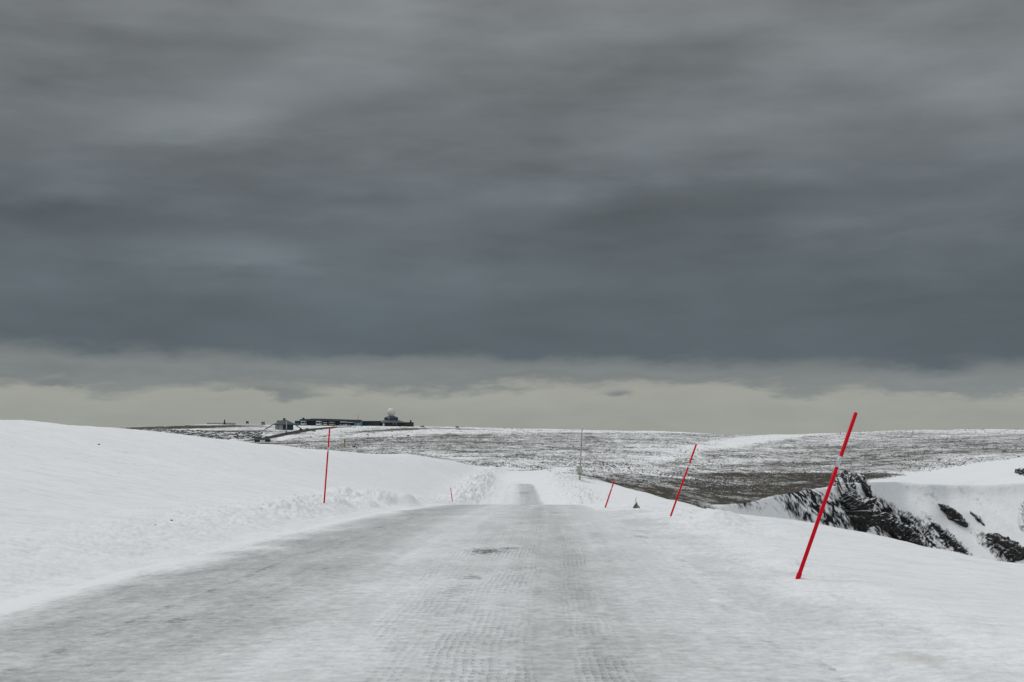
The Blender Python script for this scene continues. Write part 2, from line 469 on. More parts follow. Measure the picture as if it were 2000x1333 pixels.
def mat_ground():
    m, n, b = new_mat('snow_and_moor')
    pos = n.node('ShaderNodeNewGeometry').outputs['Position']
    cov = n.node('ShaderNodeAttribute', attribute_name='snow').outputs['Fac']
    rock = n.node('ShaderNodeAttribute', attribute_name='rock').outputs['Fac']
    # snow
    s1 = n.noise(n.mapping(pos, (0.05, 0.14, 0.1)), 1.0, 5, 0.55)
    s2 = n.noise(n.mapping(pos, (0.5, 1.6, 0.8)), 1.0, 6, 0.6)
    snow_col = n.mix(s1, (0.795, 0.815, 0.822), (0.875, 0.885, 0.882))
    snow_col = n.mix(n.remap(s2, 0.38, 0.75, 0, 0.6), snow_col, (0.72, 0.742, 0.755))
    # moor: gravel, frozen turf
    g1 = n.noise(pos, 0.9, 6, 0.7)
    g2 = n.noise(n.mapping(pos, (0.02, 0.02, 0.02)), 1.0, 4, 0.6)
    moor = n.ramp(g1, [(0.25, (0.034, 0.032, 0.027)), (0.5, (0.072, 0.067, 0.056)), (0.75, (0.125, 0.119, 0.104))])
    moor = n.mix(n.remap(g2, 0.4, 0.65), moor, n.mix(0.5, moor, (0.085, 0.078, 0.064)))
    moor = n.mix(rock, moor, (0.022, 0.023, 0.025))
    # cover pattern: drifts, then speckle between stones
    a1 = n.noise(n.mapping(pos, (0.022, 0.016, 0.03), (0, 0, 0.2)), 1.0, 4, 0.6)
    a2 = n.noise(n.mapping(pos, (0.16, 0.045, 0.12), (0, 0, 0.12)), 1.0, 6, 0.66)
    a3 = n.noise(n.mapping(pos, (0.8, 0.12, 0.7)), 1.0, 6, 0.78)
    pat = n.math('ADD', n.math('ADD', n.math('MULTIPLY', a1, 0.24), n.math('MULTIPLY', a2, 0.34)), n.math('MULTIPLY', a3, 0.42))
    thr = n.remap(cov, 0.0, 1.0, 0.375, 0.645)
    msk = n.remap(n.math('SUBTRACT', thr, pat), -0.075, 0.075)
    px_, py_, _ = n.sep(pos)
    sx_ = n.math('DIVIDE', n.math('SUBTRACT', px_, STAIN[0]), 0.30); sy_ = n.math('DIVIDE', n.math('SUBTRACT', py_, STAIN[1]), 0.42)
    st = n.math('SUBTRACT', 1.0, n.math('SQRT', n.math('ADD', n.math('MULTIPLY', sx_, sx_), n.math('MULTIPLY', sy_, sy_))))
    st = n.math('ADD', st, n.math('MULTIPLY', n.math('SUBTRACT', n.noise(pos, 7.0, 5, 0.65), 0.5), 2.2))
    snow_col = n.mix(n.remap(st, 0.0, 0.9, 0.0, 0.55), snow_col, (0.50, 0.47, 0.40))
    # wind crust: faint grey ice streaks
    cr = n.noise(n.mapping(pos, (1.6, 5.0, 1.0), (0, 0, 0.15)), 1.0, 6, 0.68)
    snow_col = n.mix(n.remap(cr, 0.50, 0.70, 0.0, 0.75), snow_col, (0.64, 0.665, 0.675))
    # polished ice on the verge where wheels have run wide
    ice = n.node('ShaderNodeAttribute', attribute_name='ice').outputs['Fac']
    iv = n.noise(n.mapping(pos, (1.1, 0.40, 1.0)), 1.0, 6, 0.62)
    iv2 = n.noise(n.mapping(pos, (6.5, 8.0, 1.0)), 1.0, 5, 0.7)
    im = n.remap(n.math('ADD', n.math('ADD', n.math('MULTIPLY', iv, 0.55), n.math('MULTIPLY', iv2, 0.45)), n.math('MULTIPLY', n.math('SUBTRACT', ice, 1.0), 0.28)), 0.36, 0.58)
    snow_col = n.mix(im, snow_col, (0.56, 0.58, 0.582))
    col = n.mix(msk, moor, snow_col)
    n.put(b.inputs['Base Color'], col)
    b.inputs['Roughness'].default_value = 0.85
    n.put(b.inputs['Specular IOR Level'], n.remap(msk, 0.0, 1.0, 0.0, 0.2))
    h1 = n.noise(n.mapping(pos, (3.0, 7.0, 4.0)), 1.0, 6, 0.65)
    h2 = n.noise(pos, 28.0, 3, 0.6)
    hh = n.math('ADD', n.math('MULTIPLY', h1, 0.06), n.math('MULTIPLY', h2, 0.010))
    n.put(b.inputs['Normal'], n.bump(hh, 0.8, 1.0))
    return m


def mat_road():
    m, n, b = new_mat('packed_snow_road')
    uv = n.node('ShaderNodeUVMap', uv_map='road').outputs['UV']
    u, v, _ = n.sep(uv)                     # u: metres from the centre line, v: metres along
    # wheel-polished strips and softer snow between
    lane = n.noise(n.comb(n.math('MULTIPLY', u, 0.9), n.math('MULTIPLY', v, 0.020), 0.0), 1.0, 4, 0.55, 0.3)
    blot = n.noise(n.comb(n.math('MULTIPLY', u, 1.1), n.math('MULTIPLY', v, 0.40), 4.0), 1.0, 6, 0.62, 0.4)
    streak = n.noise(n.comb(n.math('MULTIPLY', u, 6.5), n.math('MULTIPLY', v, 8.0), 2.0), 1.0, 6, 0.72)
    fine = n.noise(n.comb(n.math('MULTIPLY', u, 34.0), n.math('MULTIPLY', v, 30.0), 7.0), 1.0, 3, 0.6)
    tyre = n.noise(n.comb(n.math('MULTIPLY', u, 7.0), n.math('MULTIPLY', v, 0.05), 17.0), 1.0, 3, 0.6)
    # darker icy band along the left lane, lighter crown
    left = n.remap(n.math('ABSOLUTE', n.math('ADD', u, 1.9)), 0.3, 1.5, 1.0, 0.0, True)
    mid = n.remap(n.math('ABSOLUTE', n.math('SUBTRACT', u, 1.55)), 0.1, 0.55, 1.0, 0.0, True)
    crown = n.remap(n.math('ABSOLUTE', n.math('ADD', u, 0.05)), 0.2, 0.8, 1.0, 0.0, True)
    bare = n.math('ADD', n.math('MULTIPLY', left, 0.085), n.math('MULTIPLY', mid, 0.05))
    bare = n.math('SUBTRACT', bare, n.math('MULTIPLY', crown, 0.045))
    s = n.math('ADD', n.math('ADD', n.math('MULTIPLY', lane, 0.30), n.math('MULTIPLY', blot, 0.36)), n.math('MULTIPLY', streak, 0.52))
    s = n.math('SUBTRACT', s, 0.098)
    flk = n.noise(n.comb(n.math('MULTIPLY', u, 15.0), n.math('MULTIPLY', v, 10.0), 31.0), 1.0, 5, 0.65)
    flk2 = n.noise(n.comb(n.math('MULTIPLY', u, 3.2), n.math('MULTIPLY', v, 1.7), 35.0), 1.0, 6, 0.68)
    s = n.math('ADD', s, n.math('ADD', n.remap(flk, 0.40, 0.60, -0.038, 0.038), n.remap(flk2, 0.40, 0.60, -0.022, 0.022)))
    s = n.math('ADD', s, n.math('MULTIPLY', tyre, 0.12))
    s = n.math('ADD', s, bare)
    sw = n.math('ADD', u, n.math('MULTIPLY', n.math('SUBTRACT', blot, 0.5), 1.6))
    edge = n.math('ADD', n.remap(n.math('MULTIPLY', sw, -1.0), 1.8, 3.6, 0.0, 0.35, True), n.remap(sw, 2.2, 4.3, 0.0, 0.24, True))
    s = n.math('SUBTRACT', s, edge)
    rut = n.math('ADD', u, n.math('MULTIPLY', n.math('SUBTRACT', n.noise(n.comb(0.0, n.math('MULTIPLY', v, 0.10), 41.0), 1.0, 3), 0.5), 0.5))
    for ru, rw, rk in ((-1.62, 0.06, 0.17), (-2.75, 0.06, 0.10), (-2.30, 0.035, 0.05), (-1.15, 0.05, 0.05), (-0.95, 0.04, 0.05), (2.35, 0.06, 0.05), (3.22, 0.10, 0.17), (3.0, 0.05, 0.08)):
        ln = n.remap(n.math('ABSOLUTE', n.math('SUBTRACT', rut, ru)), rw * 0.3, rw, 1.0, 0.0, True)
        ln = n.math('MULTIPLY', ln, n.math('MULTIPLY', n.remap(flk2, 0.46, 0.60, 0.0, 1.0), n.remap(flk, 0.42, 0.58, 0.3, 1.0)))
        s = n.math('ADD', s, n.math('MULTIPLY', ln, rk))
    # beyond the dip only a strip in the middle is scraped
    fard = n.remap(v, 95.0, 125.0, 0.0, 1.0)
    fs = n.remap(n.math('ABSOLUTE', n.math('SUBTRACT', u, 0.5)), 0.4, 1.8, -0.07, 0.26, True)
    s = n.math('SUBTRACT', s, n.math('MULTIPLY', fard, fs))
    col = n.ramp(s, [(0.34, (0.80, 0.82, 0.823)), (0.44, (0.70, 0.718, 0.722)), (0.53, (0.585, 0.605, 0.605)), (0.63, (0.455, 0.475, 0.472)), (0.74, (0.32, 0.335, 0.332)), (0.86, (0.17, 0.17, 0.17))])
    # cleat marks of a snow plough pressed into the right lane
    def cleats(c, hw, fu, fv, ph):
        w_ = n.math('ADD', u, n.math('MULTIPLY', n.math('SUBTRACT', n.noise(n.comb(0.0, n.math('MULTIPLY', v, 0.12), ph), 1.0, 2), 0.5), 0.25))
        band = n.remap(n.math('ABSOLUTE', n.math('SUBTRACT', w_, c)), hw * 0.6, hw, 1.0, 0.0, True)
        cu = n.math('SINE', n.math('MULTIPLY', n.math('ADD', w_, n.math('MULTIPLY', n.math('SUBTRACT', flk2, 0.5), 0.10)), fu))
        cv = n.math('SINE', n.math('ADD', n.math('ADD', n.math('MULTIPLY', v, fv), n.math('MULTIPLY', cu, 0.9)), n.math('MULTIPLY', streak, 9.0)))
        dot = n.math('MULTIPLY', n.remap(cu, -0.5, 0.8, 0, 1, True), n.remap(cv, -0.6, 0.7, 0.12, 1, True))
        return n.math('MULTIPLY', band, dot)
    c1 = cleats(1.12, 0.42, 118.0, 46.0, 1.0)
    c2 = cleats(1.85, 0.22, 128.0, 50.0, 5.0)
    c3 = cleats(0.45, 0.30, 110.0, 42.0, 9.0)
    worn = n.remap(n.math('ADD', n.math('MULTIPLY', n.noise(n.comb(n.math('MULTIPLY', u, 1.8), n.math('MULTIPLY', v, 0.45), 12.0), 1.0, 4, 0.6), 0.6), n.math('MULTIPLY', streak, 0.4)), 0.43, 0.60, 0.0, 1.0)
    cl = n.math('MULTIPLY', n.math('MAXIMUM', n.math('MAXIMUM', c1, c2), n.math('MULTIPLY', c3, 0.7)), worn)
    cl = n.math('MULTIPLY', cl, n.remap(v, 60.0, 90.0, 1.0, 0.0))
    col = n.mix(n.math('MULTIPLY', cl, n.remap(v, 10.0, 45.0, 0.50, 0.30)), col, (0.27, 0.275, 0.28))
    # bare asphalt: small holes worn through the crust
    hole = n.noise(n.comb(n.math('MULTIPLY', u, 2.4), n.math('MULTIPLY', v, 1.1), 21.0), 1.0, 5, 0.68)
    hm = n.remap(n.math('ADD', hole, n.math('MULTIPLY', streak, 0.22)), 0.815, 0.87)
    patch = None
    for pu, pv, su, sv, k in PATCHES:
        du = n.math('DIVIDE', n.math('SUBTRACT', u, pu), su)
        dv = n.math('DIVIDE', n.math('SUBTRACT', v, pv), sv)
        q = n.math('SUBTRACT', 1.0, n.math('SQRT', n.math('ADD', n.math('MULTIPLY', du, du), n.math('MULTIPLY', dv, dv))))
        q = n.math('ADD', n.math('MULTIPLY', q, 0.9), n.math('MULTIPLY', n.math('SUBTRACT', n.math('ADD', n.math('MULTIPLY', streak, 0.5), n.math('MULTIPLY', flk, 0.5)), 0.52), 6.0))
        q = n.math('MULTIPLY', n.remap(q, 0.0, 0.5), k)
        patch = q if patch is None else n.math('MAXIMUM', patch, q)
    hm = n.math('MAXIMUM', n.math('MULTIPLY', hm, 0.6), patch)
    col = n.mix(hm, col, (0.085, 0.078, 0.07))
    col = n.mix(n.remap(fine, 0.3, 0.7, 0.0, 0.16), col, (0.78, 0.79, 0.795))
    n.put(b.inputs['Base Color'], col)
    n.put(b.inputs['Roughness'], n.remap(s, 0.4, 0.75, 0.75, 0.45))
    b.inputs['Specular IOR Level'].default_value = 0.3
    hh = n.math('SUBTRACT', n.math('ADD', n.math('MULTIPLY', streak, 0.02), n.math('MULTIPLY', fine, 0.006)), n.math('MULTIPLY', cl, 0.012))
    n.put(b.inputs['Normal'], n.bump(hh, 0.8, 1.0))
    return m


def mat_rock(name='snow_dusted_rock', lo=(0.012, 0.013, 0.015), hi=(0.060, 0.058, 0.056), snow_at=0.62, dust=0.12):
    m, n, b = new_mat(name)
    geo = n.node('ShaderNodeNewGeometry')
    pos = geo.outputs['Position']
    nz = n.sep(geo.outputs['True Normal'])[2]
    f = n.noise(pos, 1.3, 6, 0.7)
    f2 = n.noise(n.mapping(pos, (1.9, 1.4, 4.6), (0.0, -0.7, 0)), 1.0, 6, 0.74)
    rockc = n.mix(n.remap(f, 0.3, 0.7), lo, hi)
    k = n.math('ADD', nz, n.math('MULTIPLY', n.math('SUBTRACT', f2, 0.5), 1.3))
    sm = n.remap(k, snow_at - dust, snow_at + dust)
    n.put(b.inputs['Base Color'], n.mix(sm, rockc, (0.80, 0.82, 0.83)))
    b.inputs['Roughness'].default_value = 0.9
    b.inputs['Specular IOR Level'].default_value = 0.08
    n.put(b.inputs['Normal'], n.bump(f, 0.7, 0.3))
    return m


# ------------------------------------------------------------------ object helpers
def link(o, parent=None):
    COL.objects.link(o)
    if parent is not None: o.parent = parent
    return o


def thing(name, label, cat, loc=(0, 0, 0), rz=0.0, group=None):
    o = bpy.data.objects.new(name, None)
    o.empty_display_size = 0.3
    o.location = loc; o.rotation_euler = (0, 0, rz)
    o['label'] = label; o['category'] = cat
    if group: o['group'] = group
    return link(o)


def tag(o, label, cat, group=None):
    o['label'] = label; o['category'] = cat
    if group: o['group'] = group
    return o


class MB:
    """collects shapes into one mesh"""
    def __init__(self):
        self.bm = bmesh.new()

    def box(self, x0, x1, y0, y1, z0, z1, bevel=0.0):
        vs = [self.bm.verts.new(p) for p in [(x0, y0, z0), (x1, y0, z0), (x1, y1, z0), (x0, y1, z0), (x0, y0, z1), (x1, y0, z1), (x1, y1, z1), (x0, y1, z1)]]
        fs = [(0, 3, 2, 1), (4, 5, 6, 7), (0, 1, 5, 4), (1, 2, 6, 5), (2, 3, 7, 6), (3, 0, 4, 7)]
        faces = [self.bm.faces.new([vs[i] for i in f]) for f in fs]
        if bevel > 0:
            es = list({e for f in faces for e in f.edges})
            bmesh.ops.bevel(self.bm, geom=es, offset=bevel, segments=2, affect='EDGES', profile=0.5)
        return self

    def tube(self, p0, p1, r0, r1=None, seg=12, caps=True):
        r1 = r0 if r1 is None else r1
        p0, p1 = Vector(p0), Vector(p1)
        ax = (p1 - p0).normalized()
        s = ax.orthogonal().normalized(); t = ax.cross(s)
        A = [self.bm.verts.new(p0 + (s * math.cos(a) + t * math.sin(a)) * r0) for a in [2 * math.pi * i / seg for i in range(seg)]]
        B = [self.bm.verts.new(p1 + (s * math.cos(a) + t * math.sin(a)) * r1) for a in [2 * math.pi * i / seg for i in range(seg)]]
        for i in range(seg):
            self.bm.faces.new([A[i], A[(i + 1) % seg], B[(i + 1) % seg], B[i]])
        if caps:
            self.bm.faces.new(A[::-1]); self.bm.faces.new(B)
        return self

    def rings(self, rings, close=True, top=True, bottom=True):
        """loft through closed rings of points"""
        L = [[self.bm.verts.new(p) for p in r] for r in rings]
        for a, b in zip(L, L[1:]):
            k = len(a)
            for i in range(k):
                self.bm.faces.new([a[i], a[(i + 1) % k], b[(i + 1) % k], b[i]])
        if bottom: self.bm.faces.new(L[0][::-1])
        if top: self.bm.faces.new(L[-1])
        return self

    def extrude_profile(self, prof, y0, y1):
        """profile in (x,z) swept along y"""
        a = [(x, y0, z) for x, z in prof]; b = [(x, y1, z) for x, z in prof]
        return self.rings([a, b])

    def build(self, name, mat, parent=None, smooth=False, loc=None):
        bmesh.ops.recalc_face_normals(self.bm, faces=self.bm.faces)
        me = bpy.data.meshes.new(name)
        self.bm.to_mesh(me); self.bm.free()
        me.materials.append(mat)
        if smooth:
            for p in me.polygons: p.use_smooth = True
        o = bpy.data.objects.new(name, me)
        if loc is not None: o.location = loc
        return link(o, parent)


def ngon(hw, n, z, cx=0.0, cy=0.0, rot=0.0):
    return [(cx + hw * math.cos(rot + 2 * math.pi * i / n), cy + hw * math.sin(rot + 2 * math.pi * i / n), z) for i in range(n)]


def copy_tree(o, parent=None):
    c = o.copy(); COL.objects.link(c); c.parent = parent
    for ch in list(o.children): copy_tree(ch, c)
    return c


def grid_mesh(name, P, mat, attrs=None, uv=None, smooth=True):
    """P: (n, m, 3) array of points"""
    n, m = P.shape[:2]
    me = bpy.data.meshes.new(name)
    me.vertices.add(n * m)
    me.vertices.foreach_set('co', P.reshape(-1).astype(np.float32))
    i = np.arange(n - 1)[:, None] * m + np.arange(m - 1)[None, :]
    F = np.stack([i, i + 1, i + m + 1, i + m], -1).reshape(-1, 4)
    nf = len(F)
    me.loops.add(nf * 4); me.polygons.add(nf)
    me.loops.foreach_set('vertex_index', F.reshape(-1).astype(np.int32))
    me.polygons.foreach_set('loop_start', (np.arange(nf) * 4).astype(np.int32))
    me.update(calc_edges=True)
    if smooth:
        me.polygons.foreach_set('use_smooth', np.ones(nf, bool))
    for k, a in (attrs or {}).items():
        at_ = me.attributes.new(k, 'FLOAT', 'POINT')
        at_.data.foreach_set('value', a.reshape(-1).astype(np.float32))
    if uv is not None:
        lay = me.uv_layers.new(name='road')
        lay.data.foreach_set('uv', uv.reshape(-1, 2)[F.reshape(-1)].reshape(-1).astype(np.float32))
    me.materials.append(mat)
    me.update()
    return link(bpy.data.objects.new(name, me))


# ------------------------------------------------------------------ ground
def ellipse(px, py, cx, cy, rx, ry, ang=0.0, soft=0.5):
    c, s = math.cos(R(ang)), math.sin(R(ang))
    dx, dy = px - cx, py - cy
    a = (dx * c + dy * s) / rx; b = (-dx * s + dy * c) / ry
    return 1 - sstep(1 - soft, 1 + soft, np.hypot(a, b))


def COVER(px, py, RR):
    """share of the ground hidden by snow on the far moor"""
    cov = np.full(px.shape, 0.52)
    def blend(w, v):
        nonlocal cov
        cov = cov * (1 - w) + v * w
    line = np.interp(px, [200, 520, 600, 690, 800, 900, 1000, 1100, 1300, 1450, 1600], [846, 862, 862, 857, 853, 849, 846, 845.5, 846, 850, 848])
    up = sstep(-0.8, 0.8, line - py)
    blend(up * sstep(480, 560, px), 0.72)
    blend(up * (1 - sstep(480, 560, px)), 0.62)
    blend(ellipse(px, py, 760, 841, 75, 2.2, -3), 0.22)
    blend(ellipse(px, py, 700, 848, 120, 2.0, -4) * 0.6, 0.45)
    blend(ellipse(px, py, 900, 838.5, 90, 1.0, 2) * 0.8, 0.3)
    blend(ellipse(px, py, 640, 866, 120, 6, 0) * 0.7, 0.30)
    blend(ellipse(px, py, 850, 862, 260, 12, 0) * 0.8, 0.40)
    blend(ellipse(px, py, 1000, 852, 200, 5, 0) * 0.7, 0.38)
    blend(ellipse(px, py, 720, 886, 90, 8, 5) * 0.7, 0.36)
    blend(ellipse(px, py, 905, 892, 70, 5, 3) * 0.8, 0.72)
    blend(ellipse(px, py, 1060, 905, 130, 14, 4) * 0.7, 0.60)
    blend(ellipse(px, py, 1250, 890, 90, 16, -10) * 0.6, 0.62)
    blend(ellipse(px, py, 1215, 912, 60, 9, 0) * 0.8, 0.68)
    # dark wind-swept gravel above the ravine head
    low = np.interp(px, [1050, 1150, 1250, 1400, 1560, 1700, 1800, 1900], [912, 927, 924, 923, 922, 921, 926, 935])
    dk = sstep(-1.5, 2.0, py - low) * sstep(1040, 1180, px) * (1 - sstep(1720, 1840, px))
    blend(dk, np.interp(px, [1100, 1300, 1420], [0.38, 0.25, 0.16]))
    blend(ellipse(px, py, 1330, 932, 120, 2.2, 6) * 0.8, 0.55)
    blend(ellipse(px, py, 1290, 945, 70, 4, 8) * 0.7, 0.42)
    # snowfield on the far slope
    blend(ellipse(px, py, 1440, 864, 120, 8.5, -7, 0.5), 0.90)
    blend(ellipse(px, py, 1540, 851.5, 110, 3.0, -3, 0.4), 0.95)
    blend(ellipse(px, py, 1320, 888, 85, 9, -14, 0.6), 0.78)
    blend(ellipse(px, py, 1390, 905, 130, 6, -8, 0.6), 0.66)
    blend(ellipse(px, py, 1206, 866, 5, 22, -12, 0.8) * 0.8, 0.68)
    blend(ellipse(px, py, 1620, 885, 190, 12, -6, 0.7) * 0.8, 0.44)
    blend(ellipse(px, py, 1660, 905, 160, 9, -4, 0.6) * 0.8, 0.36)
    blend(ellipse(px, py, 1850, 875, 170, 12, -4, 0.7) * 0.8, 0.36)
    blend(ellipse(px, py, 1800, 850, 230, 6, 0, 0.6) * 0.7, 0.56)
    blend((1 - sstep(330, 400, RR)) * sstep(820, 900, px) * (1 - sstep(1080, 1150, px)), 0.85)
    # snow apron behind the cornice
    lim = np.interp(px, [1560, 1620, 1700, 1760, 1820, 1880, 1940, 2010, 2100], [962, 946, 932, 926, 915, 905, 897, 890, 885])
    blend(sstep(-3, 5, py - lim) * sstep(1480, 1640, px), 1.0)
    # left fill slope
    blend(ellipse(px, py, 330, 836.5, 170, 3.0, -1.5, 0.4) * (px < 520), 0.10)
    blend(ellipse(px, py, 420, 843, 130, 2.0, 0, 0.4), 0.3)
    blend(ellipse(px, py, 370, 852, 150, 9, 2, 0.4) * (px < 520), 0.50)
    return cov


def build_ground():
    step = 0.042
    az = np.concatenate([np.arange(-180, -26, 3.0), np.arange(-26, -22.6, 0.4), np.arange(-22.6, 22.6, step), np.arange(22.6, 26, 0.4), np.arange(26, 180.1, 3.0)])
    az[0] = -180; az[-1] = 180
    def geo(a, b, q):
        k = int(math.log(b / a) / math.log(q))
        return np.geomspace(a, b, k, endpoint=False)
    r = np.concatenate([geo(0.3, 4, 1.2), geo(4, 70, 1.0042), geo(70, 192, 1.006), np.arange(192, 345, 0.33), geo(345, 1300, 1.0045), geo(1300, 9000, 1.08)])
    A, RR = np.meshgrid(np.radians(az), r)
    X = RR * np.sin(A); Y = RR * np.cos(A)
    Z = ground_z(X, Y)
    P = np.stack([X, Y, Z], -1)
    # how much snow lies where (plan positions, described by bearing and dip from the viewpoint)
    px = bearing_px(X, Y)
    py = HORIZON - FPX * (Z - CAM_Z) / np.maximum(RR, 1.0)
    rim = rim_r(px)
    far = sstep(-0.4, 0.6, ground_z(X, Y, parts=True)) * (Y > 60)
    cov = COVER(px, py, RR)
    wall = sstep(1380, 1430, px) * (RR < rim + 0.5) * (RR > 150)
    far = np.maximum(far, wall)
    cov = np.where(RR > 1200, 0.9, cov)
    # ravine wall: snow with rock showing in ribs running down to the right
    tt = np.maximum(rim - RR, 0)
    sx = px - 1.15 * (py - 940)            # follows the fall line of the ribs
    ribs = fbm(sx * 0.04, py * 0.014, 3, 91) + 0.8 * fbm(sx * 0.16, py * 0.04, 3, 92)
    speck = fbm(sx * 0.20, py * 0.10, 3, 95, 0.7)
    wl = np.full(X.shape, 1.05)
    zone = ellipse(px, py, 1600, 992, 105, 34, 22, 0.45)
    wl = wl - zone * (0.74 + 0.6 * ribs + 1.6 * speck)
    zone = ellipse(px, py, 1455, 982, 45, 12, 8, 0.5)
    wl = wl - zone * (0.45 + 1.1 * speck)
    zone = ellipse(px, py, 1760, 1030, 130, 32, 32, 0.5)
    wl = wl - zone * (0.58 + 0.5 * ribs + 1.5 * speck)
    zone = np.maximum(ellipse(px, py, 1850, 1045, 60, 13, 42, 0.5), ellipse(px, py, 1945, 1068, 75, 13, 40, 0.5))
    wl = wl - zone * (0.55 + 1.5 * speck)
    zone = np.maximum(ellipse(px, py, 1995, 1000, 14, 28, 0, 0.5), ellipse(px, py, 1995, 925, 26, 12, 10, 0.5))
    wl = wl - zone * (0.5 + 1.1 * speck)
    iswall = wall * sstep(-0.3, 0.4, tt)
    cov = np.where(wall > 0, cov * (1 - iswall) + np.clip(wl, 0, 1.1) * iswall, cov)
    rockw = wall * iswall
    near = 1.12 + 0 * X
    # bent grass and gravel just breaking the crust along the shoulder's lip
    lip = np.exp(-((X - edge_x(Y) + 2.5) / 2.2) ** 2) * sstep(38, 55, Y) * (1 - sstep(120, 170, Y))
    near = near - lip * 0.30
    snow = near * (1 - far) + cov * far
    dd = X - road_x(Y)
    ice = np.where(dd > 0, 1 - sstep(3.4, 5.1, dd + 0.5 * fbm(Y * 0.15, dd * 0.3, 2, 131)), 0.25 * (1 - sstep(3.2, 4.2, -dd))) * (1 - sstep(30, 60, Y))
    o = grid_mesh('ground', P, mat_ground(), {'snow': snow, 'rock': rockw, 'ice': ice})
    o['kind'] = 'structure'


# bare holes worn through the road crust: u, v, half-width, half-length, strength
PATCHES = [(0.72, 19.3, 0.32, 0.85, 1.0), (1.0, 19.9, 0.22, 0.4, 0.7), (0.72, 14.9, 0.15, 0.45, 0.6), (0.66, 13.5, 0.16, 0.8, 0.25), (0.7, 62.0, 0.5, 3.0, 1.0), (3.3, 23.5, 0.34, 0.8, 0.9), (-1.3, 10.9, 0.16, 0.22, 0.5), (1.2, 206.0, 0.8, 4.0, 0.9), (1.2, 197.0, 0.8, 4.0, 0.8), (0.6, 240.0, 0.9, 10.0, 0.7), (0.3, 155.0, 1.0, 6.0, 0.45)]


def build_road():
    v = np.concatenate([np.arange(-45, 4, 0.5), np.arange(4, 70, 0.12), np.arange(70, 330, 0.5)])
    u = np.linspace(-4.3, 4.3, 72)
    U, V = np.meshgrid(u, v)
    X = road_x(V) + U
    Z = road_z(V) - 0.0035 * (U ** 2) * 0.35
    Z = Z + 0.012 * fbm(U * 0.9, V * 0.06, 3, 101) + 0.006 * fbm(U * 2.0, V * 1.2, 4, 103)
    Z = Z - 0.045 * sstep(2.9, 3.9, np.abs(U)) - 0.10 * sstep(3.8, 4.3, np.abs(U))
    Z = Z - 0.6 * sstep(310, 330, V)
    o = grid_mesh('road', np.stack([X, V, Z], -1), mat_road(), uv=np.stack([U, V], -1))
    o['kind'] = 'structure'


build_ground()
build_road()

m_sea, ns, bs = new_mat('cold_sea')
bs.inputs['Base Color'].default_value = (0.02, 0.03, 0.035, 1)
bs.inputs['Roughness'].default_value = 0.2
ns.put(bs.inputs['Normal'], ns.bump(ns.noise(ns.node('ShaderNodeNewGeometry').outputs['Position'], 0.05, 4), 0.3, 1.0))
sea = MB().rings([ngon(90000, 48, -301), ngon(90000, 48, -300)]).build('sea', m_sea)
sea['kind'] = 'structure'

# access road and track climbing to the plateau buildings
m_asph = plain('dark_asphalt', (0.048, 0.049, 0.052), 0.9, 0.25, 0.2)
m_asph.node_tree.nodes['Principled BSDF'].inputs['Specular IOR Level'].default_value = 0.05


def drape(name, pts, w, lift=0.14):
    P = [hit(*p, 420.0) for p in pts]
    xs = np.array([[p.x, p.y] for p in P])
    s = np.concatenate([[0], np.cumsum(np.hypot(*np.diff(xs, axis=0).T))])
    q = np.linspace(0, s[-1], 160)
    cx, cy = np.interp(q, s, xs[:, 0]), np.interp(q, s, xs[:, 1])
    k = np.ones(15) / 15
    cx = np.convolve(np.pad(cx, 7, mode='edge'), k, 'valid'); cy = np.convolve(np.pad(cy, 7, mode='edge'), k, 'valid')
    tx, ty = np.gradient(cx), np.gradient(cy)
    L = np.hypot(tx, ty) + 1e-9
    nx, ny = -ty / L, tx / L
    off = np.linspace(-w / 2, w / 2, 7)
    X = cx[:, None] + nx[:, None] * off; Y = cy[:, None] + ny[:, None] * off
    Z = ground_z(X, Y) + lift
    o = grid_mesh(name, np.stack([X, Y, Z], -1), m_asph)
    o['kind'] = 'structure'


drape('access_road', [(480, 862), (512, 858), (538, 853), (560, 848), (590, 842.5), (620, 838), (650, 835.2), (690, 834)], 8.0)
drape('track', [(430, 864), (470, 865.5), (510, 866.5), (560, 867), (590, 866)], 9.0)

# ------------------------------------------------------------------ rock outcrops in the ravine wall
m_rock = mat_rock('ravine_rock', (0.010, 0.011, 0.013), (0.075, 0.071, 0.066), 0.76, 0.14)


